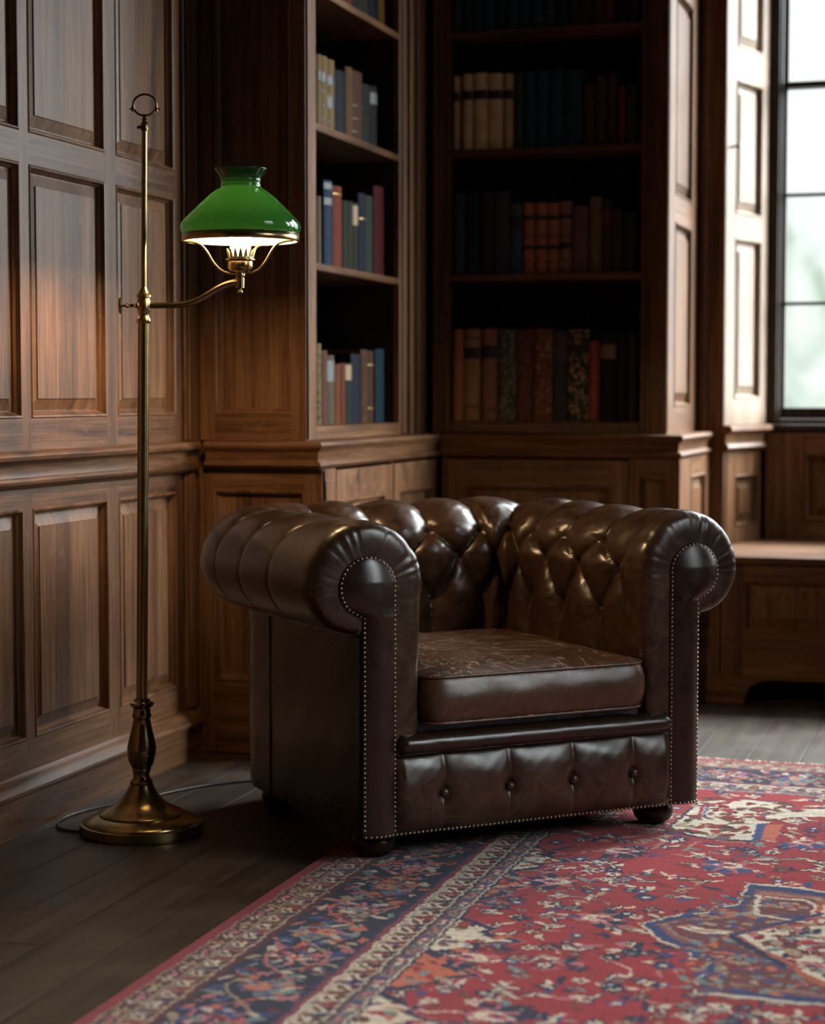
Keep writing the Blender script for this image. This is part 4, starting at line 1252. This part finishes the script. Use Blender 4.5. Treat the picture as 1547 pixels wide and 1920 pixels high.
def win(cu, cv, r):
    du, dv = RWD / nu_, RLN / nv_
    i0, i1 = max(0, int((cu - r) / du)), min(nu_ // 2 + 6, int((cu + r) / du) + 2)
    j0, j1 = max(0, int((cv - r) / dv)), min(nv_, int((cv + r) / dv) + 2)
    return slice(i0, i1), slice(j0, j1)
def put(sl, mask, col): IMG[sl][mask] = col
def rosette(cu, cv, r, cols, n=6, rot=0.0, asp=1.0):
    sl = win(cu, cv, r * 1.4)
    x, y = wu[sl] - cu, (wv[sl] - cv) * asp
    if x.size == 0: return
    a, d = np.arctan2(y, x) + rot, np.hypot(x, y)
    for k, c in enumerate(cols):
        f = 1 - k / len(cols)
        put(sl, d < r * f * (.8 + .25 * np.cos(n * a) * (k % 2 == 0)), c)
def leaf(cu, cv, r, ang, col, col2=None, w=.36):
    sl = win(cu, cv, r * 1.2)
    x, y = wu[sl] - cu, wv[sl] - cv
    if x.size == 0: return
    p, q = x * math.cos(ang) + y * math.sin(ang), -x * math.sin(ang) + y * math.cos(ang)
    m = np.abs(q + .25 * p * p / r) < w * r * np.clip(1 - (p / r) ** 2, 0, 1)
    put(sl, m, col)
    if col2 is not None: put(sl, np.abs(q + .25 * p * p / r) < .4 * w * r * np.clip(1 - (p / r * 1.3) ** 2, 0, 1), col2)
def stroke(P, w, col):
    P = np.array(P, float)
    for (a, b) in zip(P[:-1], P[1:]):
        c = (a + b) / 2; r = np.linalg.norm(b - a) / 2 + w * 2
        sl = win(c[0], c[1], r); x, y = wu[sl], wv[sl]
        if x.size == 0: continue
        d = b - a; L = d @ d + 1e-12
        t = np.clip(((x - a[0]) * d[0] + (y - a[1]) * d[1]) / L, 0, 1)
        put(sl, np.hypot(x - a[0] - t * d[0], y - a[1] - t * d[1]) < w, col)
def poly(P, col):
    P = np.array(P, float)
    c0, c1_ = P.min(0), P.max(0); cc = (c0 + c1_) / 2
    sl = win(cc[0], cc[1], max(c1_ - c0) / 2 + .02); x, y = wu[sl], wv[sl]
    ins = np.zeros(x.shape, bool); n = len(P)
    for i in range(n):
        a, b = P[i], P[(i + 1) % n]
        cond = (a[1] > y) != (b[1] > y)
        with np.errstate(divide='ignore', invalid='ignore'):
            xi = (b[0] - a[0]) * (y - a[1]) / (b[1] - a[1]) + a[0]
        ins ^= cond & (x < xi)
    put(sl, ins, col)
def shrink(P, f): 
    P = np.array(P, float); c = P.mean(0); return c + (P - c) * f
def palmette(cu, cv, r, ang, c_out, c_mid, c_in, core):
    for k in range(7):
        a = ang + (k - 3) * .42
        leaf(cu + .62 * r * math.cos(a), cv + .62 * r * math.sin(a), r * .42, a, c_out, c_mid if k % 2 else None, .42)
    rosette(cu, cv, r * .55, [c_mid, c_in, core], 5, ang)

# ---- field: red ground with vines, flowers and leaves
shade_n = snoise(uu_ * 9, vv_ * 9, 51)[..., None]
IMG[:] = RED * (1 + .10 * shade_n)
MU, MV = 1.26, 1.75
for k in range(60):                                  # trailing vines
    u, v, a = rr_.uniform(.44, 1.26), rr_.uniform(.44, 3.06), rr_.uniform(0, 6.28); P = [(u, v)]
    for s_ in range(9):
        a += rr_.uniform(-.9, .9); u += .028 * math.cos(a); v += .028 * math.sin(a); P.append((u, v))
    stroke(P, .0026, [CREAM, SAND, NAVY, DRED, TEAL][k % 5])
for k in range(1500):                                 # small flowers and leaves
    u, v = rr_.uniform(.43, 1.26), rr_.uniform(.43, 3.07)
    t_ = rr_.rand()
    if t_ < .40:
        rosette(u, v, .024, [NAVY * .9] if k % 3 else [DRED], 6, rr_.rand() * 3) if k % 2 else None
        c = [[CREAM, NAVY], [CREAM, ROSE], [BLUE, CREAM], [NAVY, TEAL], [TEAL, RED], [SAND, DRED]][rr_.randint(6)]
        rosette(u, v, rr_.uniform(.009, .019), c, rr_.randint(4, 7), rr_.rand() * 3)
    elif t_ < .80:
        leaf(u, v, rr_.uniform(.012, .030), rr_.uniform(0, 6.28), [CREAM * .9, NAVY, TEAL, SAND, BLUE, BRN, DRED, ROSE, NAVY][rr_.randint(9)], None, rr_.uniform(.22, .4))
    else:
        a = rr_.uniform(0, 6.28); leaf(u, v, .024, a, NAVY, CREAM); leaf(u + .024 * math.cos(a + .8), v + .024 * math.sin(a + .8), .017, a + .8, CREAM)
for u, v, a in ((.665, 1.665, 0), (.60, 1.12, .6), (.62, 2.28, -.6), (.98, .92, 1.2), (1.02, 2.6, -1.2), (.52, 1.98, 3.0), (.54, 1.42, 3.0), (.86, 1.18, 2.2)):
    palmette(u, v, .072, a, NAVY if u < .7 else BLUE, ROSE, CREAM, RED)
    rosette(u + .02 * math.cos(a), v, .03, [CREAM, ROSE, RED, BLUE], 4, 0, 1.4)
# scalloped spandrels down the field's edge
for k, (v, w_) in enumerate([(1.25, .10), (1.48, .06), (1.86, .15), (2.08, .13), (2.34, .15), (2.62, .09)]):
    P = [(.42, v - .13), (.42 + w_ * .55, v - .07), (.42 + w_ * .45, v - .045), (.42 + w_, v), (.42 + w_ * .5, v + .04), (.42 + w_ * .6, v + .07), (.42, v + .13)]
    poly([(a + (.016 if a > .43 else 0), b) for a, b in P], ROSE); poly([(a + (.008 if a > .43 else 0), b) for a, b in P], NAVY); poly([(a - (.012 if a > .43 else 0), v + (b - v) * .84) for a, b in P], CREAM if k % 2 == 0 else ORG)
    for q in range(26): leaf(.425 + w_ * rr_.uniform(0, .75), v + rr_.uniform(-.085, .085), rr_.uniform(.010, .022), rr_.uniform(0, 6.28), [BRN, RED, MAUVE, ORG, NAVY, TEAL, DRED, SAND][q % 8], None, .45)
# ivory corner piece near the far border
def UV(*pts): return [((lambda p: (p[0] - RX0, RY1 - p[1]))(on_z(x, y))) for x, y in pts]
IV = UV((1296, 1520), (1312, 1508), (1400, 1505), (1475, 1512), (1500, 1524), (1600, 1522), (1600, 1537), (1478, 1541), (1432, 1553), (1408, 1586), (1335, 1583), (1283, 1575), (1250, 1560))
poly(IV, NAVY); poly(shrink(IV, .95), CREAM)
for x, y in ((1330, 1518), (1365, 1512), (1400, 1528), (1352, 1533), (1430, 1520), (1310, 1560), (1345, 1566), (1375, 1565), (1395, 1545), (1420, 1536), (1300, 1545), (1460, 1530), (1330, 1575), (1290, 1565)):
    (u, v), = UV((x, y)); a = rr_.uniform(0, 6.28)
    for q in range(8): leaf(u + rr_.uniform(-.045, .045), v + rr_.uniform(-.05, .05), rr_.uniform(.014, .030), a + q * 1.3, [BRN, MAUVE, RED, BRN, BLK, SAND, DRED, BRN][rr_.randint(8)], None, .45)
poly(UV((1304, 1540), (1318, 1514), (1326, 1513), (1313, 1540)), RED); poly(UV((1316, 1538), (1326, 1518), (1330, 1518), (1322, 1538)), BLUE)
poly(UV((1408, 1584), (1420, 1552), (1437, 1552), (1424, 1585)), BLUE); poly(UV((1424, 1584), (1438, 1553), (1468, 1553), (1455, 1584)), ORG)
# medallion, outlined in ivory and blue
OUT = UV((1196, 1741), (1279, 1722), (1328, 1719), (1338, 1708), (1381, 1705), (1401, 1664), (1470, 1669), (1547, 1680), (1640, 1690), (1640, 1910), (1547, 1897), (1504, 1894), (1374, 1880), (1298, 1874),
         (1324, 1811), (1292, 1809), (1288, 1792), (1236, 1775))
OUT2 = UV((1214, 1741), (1283, 1727), (1332, 1724), (1346, 1713), (1392, 1709), (1410, 1670), (1470, 1675), (1547, 1687), (1640, 1697), (1640, 1902), (1547, 1889), (1504, 1885), (1382, 1871), (1316, 1866),
          (1336, 1806), (1303, 1803), (1298, 1787), (1245, 1770))
IN = UV((1240, 1741), (1300, 1732), (1345, 1730), (1366, 1722), (1408, 1715), (1424, 1680), (1470, 1684), (1547, 1695), (1640, 1705), (1640, 1893), (1547, 1880), (1504, 1874), (1394, 1862), (1336, 1857),
        (1352, 1800), (1320, 1795), (1312, 1780), (1262, 1764))
lerp = lambda A, B, f: [(a[0] + (b[0] - a[0]) * f, a[1] + (b[1] - a[1]) * f) for a, b in zip(A, B)]
poly(OUT, CREAM * .9); poly(lerp(OUT, OUT2, .45), BLUE * .75); poly(lerp(OUT2, IN, .6), lin(136, 78, 80)); poly(lerp(OUT2, IN, 1.1), lin(150, 120, 112)); poly(lerp(OUT2, IN, 1.45), lin(110, 58, 66))
cu, cv = np.array(IN)[:, 0].mean(), np.array(IN)[:, 1].mean()
for k in range(420):
    x, y = rr_.uniform(1270, 1547), rr_.uniform(1690, 1875); (u, v), = UV((x, y))
    if u < .80 + abs(v - 1.69) * .25: continue
    leaf(u, v, rr_.uniform(.009, .022), rr_.uniform(0, 6.28), [MAUVE, BLUE, SAND, BRN, ORG, TEAL, DRED][rr_.randint(7)], None, .4)
BOX = UV((1422, 1688), (1515, 1699), (1530, 1706), (1520, 1740), (1418, 1724))
stroke(BOX + BOX[:1], .005, CREAM); stroke(UV((1430, 1694), (1436, 1686), (1500, 1694)), .004, ORG)
(u, v), = UV((1483, 1708)); rosette(u, v, .03, [SAND, RED, TEAL], 5)
BOX = UV((1375, 1832), (1480, 1838), (1468, 1864), (1356, 1860)); stroke(BOX + BOX[:1], .005, BRN); (u, v), = UV((1422, 1843)); rosette(u, v, .03, [BRN, MAUVE, TEAL], 5)
DIA = UV((1370, 1763), (1452, 1746), (1524, 1740), (1534, 1698), (1640, 1700), (1640, 1900), (1547, 1862), (1500, 1842), (1480, 1818), (1420, 1795))
poly(DIA, ORG * .8); DI2 = UV((1384, 1763), (1456, 1750), (1532, 1745), (1545, 1706), (1640, 1710), (1640, 1880), (1547, 1850), (1508, 1834), (1488, 1812), (1428, 1790)); poly(DI2, CREAM)
for x, y, c in ((1440, 1765, BRN), (1470, 1775, DRED), (1500, 1785, RED), (1500, 1765, NAVY), (1530, 1760, TEAL), (1540, 1790, BLUE), (1450, 1785, BRN), (1480, 1758, MAUVE), (1525, 1800, BRN), (1510, 1815, RED), (1475, 1795, BRN), (1540, 1825, NAVY), (1545, 1735, RED), (1540, 1775, RED)):
    (u, v), = UV((x, y))
    for q in range(7): leaf(u + rr_.uniform(-.03, .03), v + rr_.uniform(-.04, .04), rr_.uniform(.012, .026), rr_.uniform(0, 6.28), c if q < 2 else [BRN, DRED, NAVY, SAND, TEAL, ROSE][rr_.randint(6)], None, .45)
stroke(UV((1372, 1763), (1290, 1745)), .004, CREAM); (u, v), = UV((1322, 1755)); leaf(u, v, .05, 0, CREAM, ROSE, .3)
stroke(UV((1372, 1763), (1540, 1722)), .007, BLUE * .7); stroke(UV((1372, 1766), (1470, 1822)), .008, NAVY)

# ---- borders, mitred at the corners
bw = np.minimum(wu, np.minimum(wv, RLN - wv)); along = np.where(bw == wu, wv, uu_)
bm_ = bw < .422
IMG[bm_] = NAVY
def band(a, b, col): IMG[(bw >= a) & (bw < b)] = col
band(-1, .031, lin(128, 22, 32)); band(.031, .036, SAND * .6); band(.036, .070, lin(66, 34, 36)); band(.066, .072, SAND * .7)
band(.072, .116, lin(120, 96, 82)); band(.112, .117, SAND); band(.117, .132, MAR); band(.132, .300, NAVY * .55); band(.300, .309, NAVY); band(.309, .326, lin(120, 48, 62)); band(.322, .327, CREAM * .8)
band(.327, .379, lin(176, 156, 140)); band(.376, .380, CREAM * .7); band(.380, .385, BLK); band(.385, .415, lin(98, 70, 82)); band(.413, .418, CREAM * .8); band(.418, .424, NAVY)
def border_motifs():
    """repeat along the far and left borders: pos(w, s) gives the place of border coordinate w at run s"""
    for runs, pos, rot in (((.05, 3.45), lambda w, s: (w, s), 0), ((.05, 1.30), lambda w, s: (s, w), PI / 2)):
        ok = lambda w, s: s > w - .02
        s = runs[0]; k = 0
        while s < runs[1]:                             # two guards
            if ok(.05, s): rosette(*pos(.052, s), .0125, [[SAND, DRED], [ROSE, NAVY], [CREAM * .7, BRN]][k % 3], 4)
            if ok(.05, s + .022): leaf(*pos(.052, s + .022), .014, rot + .8 * (-1) ** k, [SAND, ROSE, BRN][k % 3], None, .45)
            if ok(.40, s): rosette(*pos(.400, s), .012, [[ROSE, CREAM], [TEAL, MAR], [SAND, NAVY]][k % 3], 5)
            if ok(.40, s + .022): leaf(*pos(.400, s + .022), .013, rot + 1.0 * (-1) ** k, [CREAM * .8, ROSE, BLUE][k % 3], None, .4)
            s += .044; k += 1
        s = runs[0]; k = 0
        while s < runs[1]:                             # two lesser borders
            for w, q in ((.093, .8), (.353, 1.0)):
                if not ok(w, s): continue
                leaf(*pos(w - .006, s), .026 * q, rot + .9, CREAM * (.85 if q == 1 else .7), BRN, .5)
                leaf(*pos(w + .009, s + .026), .020 * q, rot - .7, [BRN, DRED, NAVY][k % 3], None, .5)
                rosette(*pos(w, s + .046), .017 * q, [[RED, CREAM], [ORG, NAVY], [MAUVE, CREAM], [BLUE, SAND]][k % 4], 5)
                leaf(*pos(w + .012, s + .050), .018 * q, rot + 1.9, MAR, None, .5); leaf(*pos(w - .014, s + .030), .015 * q, rot + 2.4, [BRN, MAUVE][k % 2], None, .5)
            s += .060; k += 1
        s = .12; k = 0
        while s < runs[1]:                             # main border
            if ok(.22, s):
                n_ = 14; ph = k * PI
                stroke([pos(.216 + .055 * math.sin(ph + PI * t / n_), s + .17 * t / n_) for t in range(n_ + 1)], .004, [ORG, ROSE][k % 2] * .8)
                stroke([pos(.216 - .055 * math.sin(ph + PI * t / n_), s + .17 * t / n_) for t in range(n_ + 1)], .003, SAND * .7)
                if k % 2 == 0:
                    p = pos(.216, s + .085)
                    palmette(*p, .060, rot + (PI if k % 4 else 0), TEAL * .8, BLUE, ORG, RED); rosette(*p, .036, [MAUVE, ORG, SAND, RED], 6)
                else:
                    p = pos(.216, s + .085); rosette(*p, .044, [ROSE, NAVY, CREAM * .8, RED], 8); rosette(*p, .015, [ORG, RED], 4)
                for q in range(44):
                    leaf(*pos(.216 + rr_.uniform(-.078, .078), s + rr_.uniform(0, .17)), rr_.uniform(.010, .022), rot + rr_.uniform(0, 6.28), [ORG, SAND, ROSE, BLUE, TEAL, DRED, CREAM * .8][rr_.randint(7)] * .85, None, rr_.uniform(.3, .5))
            s += .17; k += 1
border_motifs()
# wool varies from row to row
IMG *= (1 + .13 * rr_.randn(*uu_.shape)[..., None] + .09 * rr_.randn(1, nv_, 1) + .07 * snoise(uu_ * 22, vv_ * 120, 61)[..., None])
IMG = np.clip(IMG, .002, .9)
half = nu_ // 2
IMG[half:] = IMG[:nu_ - half][::-1]

rug = empty('rug', (RX0 + RWD / 2, RY1 - RLN / 2, 0), 'red and navy patterned oriental rug under the armchair', 'rug')
gu, gv = np.meshgrid(np.linspace(0, RWD, nu_ + 1), np.linspace(0, RLN, nv_ + 1), indexing='ij')
far = .010 * snoise(gu * 7, gu * 0, 71) * np.clip(1 - gv / .5, 0, 1)
lf = .006 * snoise(gv * 3.1, gv * 0, 72) * np.clip(1 - gu / .3, 0, 1)
edge = np.minimum(np.minimum(gu, RWD - gu), np.minimum(gv, RLN - gv))
zz_ = .0095 * np.clip(edge / .006, .1, 1) ** .5
G3 = np.stack([RX0 + gu + lf, RY1 - gv + far, zz_], -1)
def rug_mat():
    t = NT('rug_wool')
    at = t.n('ShaderNodeAttribute'); at.attribute_name = 'weave'
    pos = t.n('ShaderNodeNewGeometry').outputs['Position']
    pile = t.noise(t.vmap(pos, (380, 300, 380)), 1, 2, .6); worn = t.noise(pos, 4.5, 4, .6)
    col = t.mix(.55, at.outputs['Color'], t.ramp(pile, [(.3, (.6, .6, .6)), (.65, (1.15, 1.15, 1.15))]), 'MULTIPLY')
    h = t.math('ADD', pile, t.math('MULTIPLY', worn, 1.5))
    b = t.bsdf(col, .95, 0, t.bump(h, .6, .003))
    b.inputs['Specular IOR Level'].default_value = .12
    b.inputs['Sheen Weight'].default_value = .12; b.inputs['Sheen Roughness'].default_value = .6
    return t.done(b)
pl = grid_mesh('pile', G3, [rug_mat()], rug, flip=True)
# (faces carry the woven pattern as a colour per face corner)
me = pl.data
ca = me.color_attributes.new('weave', 'FLOAT_COLOR', 'CORNER')
fc = np.concatenate([IMG.reshape(-1, 3), np.ones((nu_ * nv_, 1))], 1).astype(np.float32)
ca.data.foreach_set('color', np.repeat(fc, 4, 0).ravel())
# fringe at the far end
fm = MB()
for i in range(420):
    u = rr_.uniform(0.01, RWD - .01); f0 = np.interp(u, gu[:, 0], far[:, 0])
    a = rr_.uniform(-.5, .5); L = rr_.uniform(.018, .034)
    p0 = np.array([RX0 + u, RY1 + f0 - .006, .0055])
    fm.tube([p0, p0 + [L * .4 * math.sin(a), L * .5, .002], p0 + [L * math.sin(a * 1.6), L, -.0028]], .0018, 5)
FR = plain('fringe_cotton', srgb(205, 190, 175), .9)
o = fm.build('fringe', [FR], rug, smooth=60); o['kind'] = 'stuff'; o['label'] = 'pale cotton fringe'
# ------------------------------------------------------------------ daylight
world = bpy.data.worlds.new('daylight'); bpy.context.scene.world = world; world.use_nodes = True
wt = world.node_tree; wt.nodes.clear()
class WT(NT):
    def __init__(s): s.t = wt; s.out = wt.nodes.new('ShaderNodeOutputWorld')
t = WT()
dirv = t.n('ShaderNodeTexCoord').outputs['Generated']
sep = t.n('ShaderNodeSeparateXYZ'); t.l(dirv, sep.inputs[0])
foliage = t.noise(t.vmap(dirv, (30, 30, 22)), 1, 5, .6, .5)
leafc = t.ramp(foliage, [(.36, (.42, .58, .44)), (.50, (.80, .93, .82)), (.60, (1.06, 1.10, 1.06))])
sky = (1.25, 1.30, 1.34)
el = t.math('ADD', sep.outputs[2], t.math('MULTIPLY', t.math('SUBTRACT', foliage, .5), .16))
mk = t.ramp(el, [(.05, (0, 0, 0)), (.135, (1, 1, 1))])
base = t.mix(mk, leafc, sky)
def lobe(az, elev, n, col, s):
    d = (math.sin(math.radians(az)) * math.cos(math.radians(elev)), math.cos(math.radians(az)) * math.cos(math.radians(elev)), math.sin(math.radians(elev)))
    dt = t.n('ShaderNodeVectorMath', operation='DOT_PRODUCT'); t.l(dirv, dt.inputs[0]); dt.inputs[1].default_value = d
    p = t.math('POWER', t.math('MAXIMUM', dt.outputs['Value'], 0.0), n)
    m = t.n('ShaderNodeMix', data_type='RGBA', blend_type='MULTIPLY'); m.inputs[0].default_value = 1
    cb = t.n('ShaderNodeCombineXYZ')
    for i in range(3): t.l(t.math('MULTIPLY', p, col[i] * s), cb.inputs[i])
    return cb.outputs[0]
acc = base
for L in LOBES:
    ad = t.n('ShaderNodeVectorMath', operation='ADD'); t.l(acc, ad.inputs[0]); t.l(lobe(*L), ad.inputs[1]); acc = ad.outputs[0]
bg = t.n('ShaderNodeBackground'); t.l(acc, bg.inputs[0]); bg.inputs[1].default_value = 1.0
t.l(bg.outputs[0], t.out.inputs['Surface'])
world.cycles.sampling_method = 'MANUAL'; world.cycles.sample_map_resolution = 1024

def portal(name, loc, rot, sx, sy):
    l = bpy.data.lights.new(name, 'AREA'); l.shape = 'RECTANGLE'; l.size = sx; l.size_y = sy; l.cycles.is_portal = True
    o = bpy.data.objects.new(name, l); C.objects.link(o); o.location = loc; o.rotation_euler = rot
zc, zh = (WZ0 + WZ1) / 2, WZ1 - WZ0 + .05
for h in holesW: portal('window_daylight', ((h[0] + h[1]) / 2, YW + .145, zc), (-PI / 2, 0, 0), h[1] - h[0], zh)
for h in holesX: portal('window_daylight', (XR + .145, (h[0] + h[1]) / 2, (h[2] + h[3]) / 2), (0, PI / 2, 0), h[3] - h[2] + .04, h[1] - h[0])

# ------------------------------------------------------------------ camera
cam = bpy.data.cameras.new('camera'); co = bpy.data.objects.new('camera', cam); C.objects.link(co)
co.location = (0, 0, EYE); co.rotation_euler = (PI / 2 - PITCH, 0, YAW)
cam.sensor_fit = 'HORIZONTAL'; cam.sensor_width = 29.0; cam.lens = F_PX / 1547 * 29.0
cam.clip_start = .05; cam.clip_end = 60
cam.dof.use_dof = True; cam.dof.focus_distance = 4.2; cam.dof.aperture_fstop = 2.5
sc = bpy.context.scene; sc.camera = co
sc.view_settings.view_transform = 'Standard'; sc.view_settings.look = 'None'
sc.view_settings.gamma = 1; sc.view_settings.exposure = EXPOSURE; sc.view_settings.use_curve_mapping = False
cy = sc.cycles
cy.use_denoising = True; cy.max_bounces = 8; cy.diffuse_bounces = 4; cy.glossy_bounces = 4; cy.transmission_bounces = 6; cy.transparent_max_bounces = 8
cy.caustics_reflective = False; cy.caustics_refractive = False; cy.sample_clamp_indirect = 6.0; cy.blur_glossy = .6
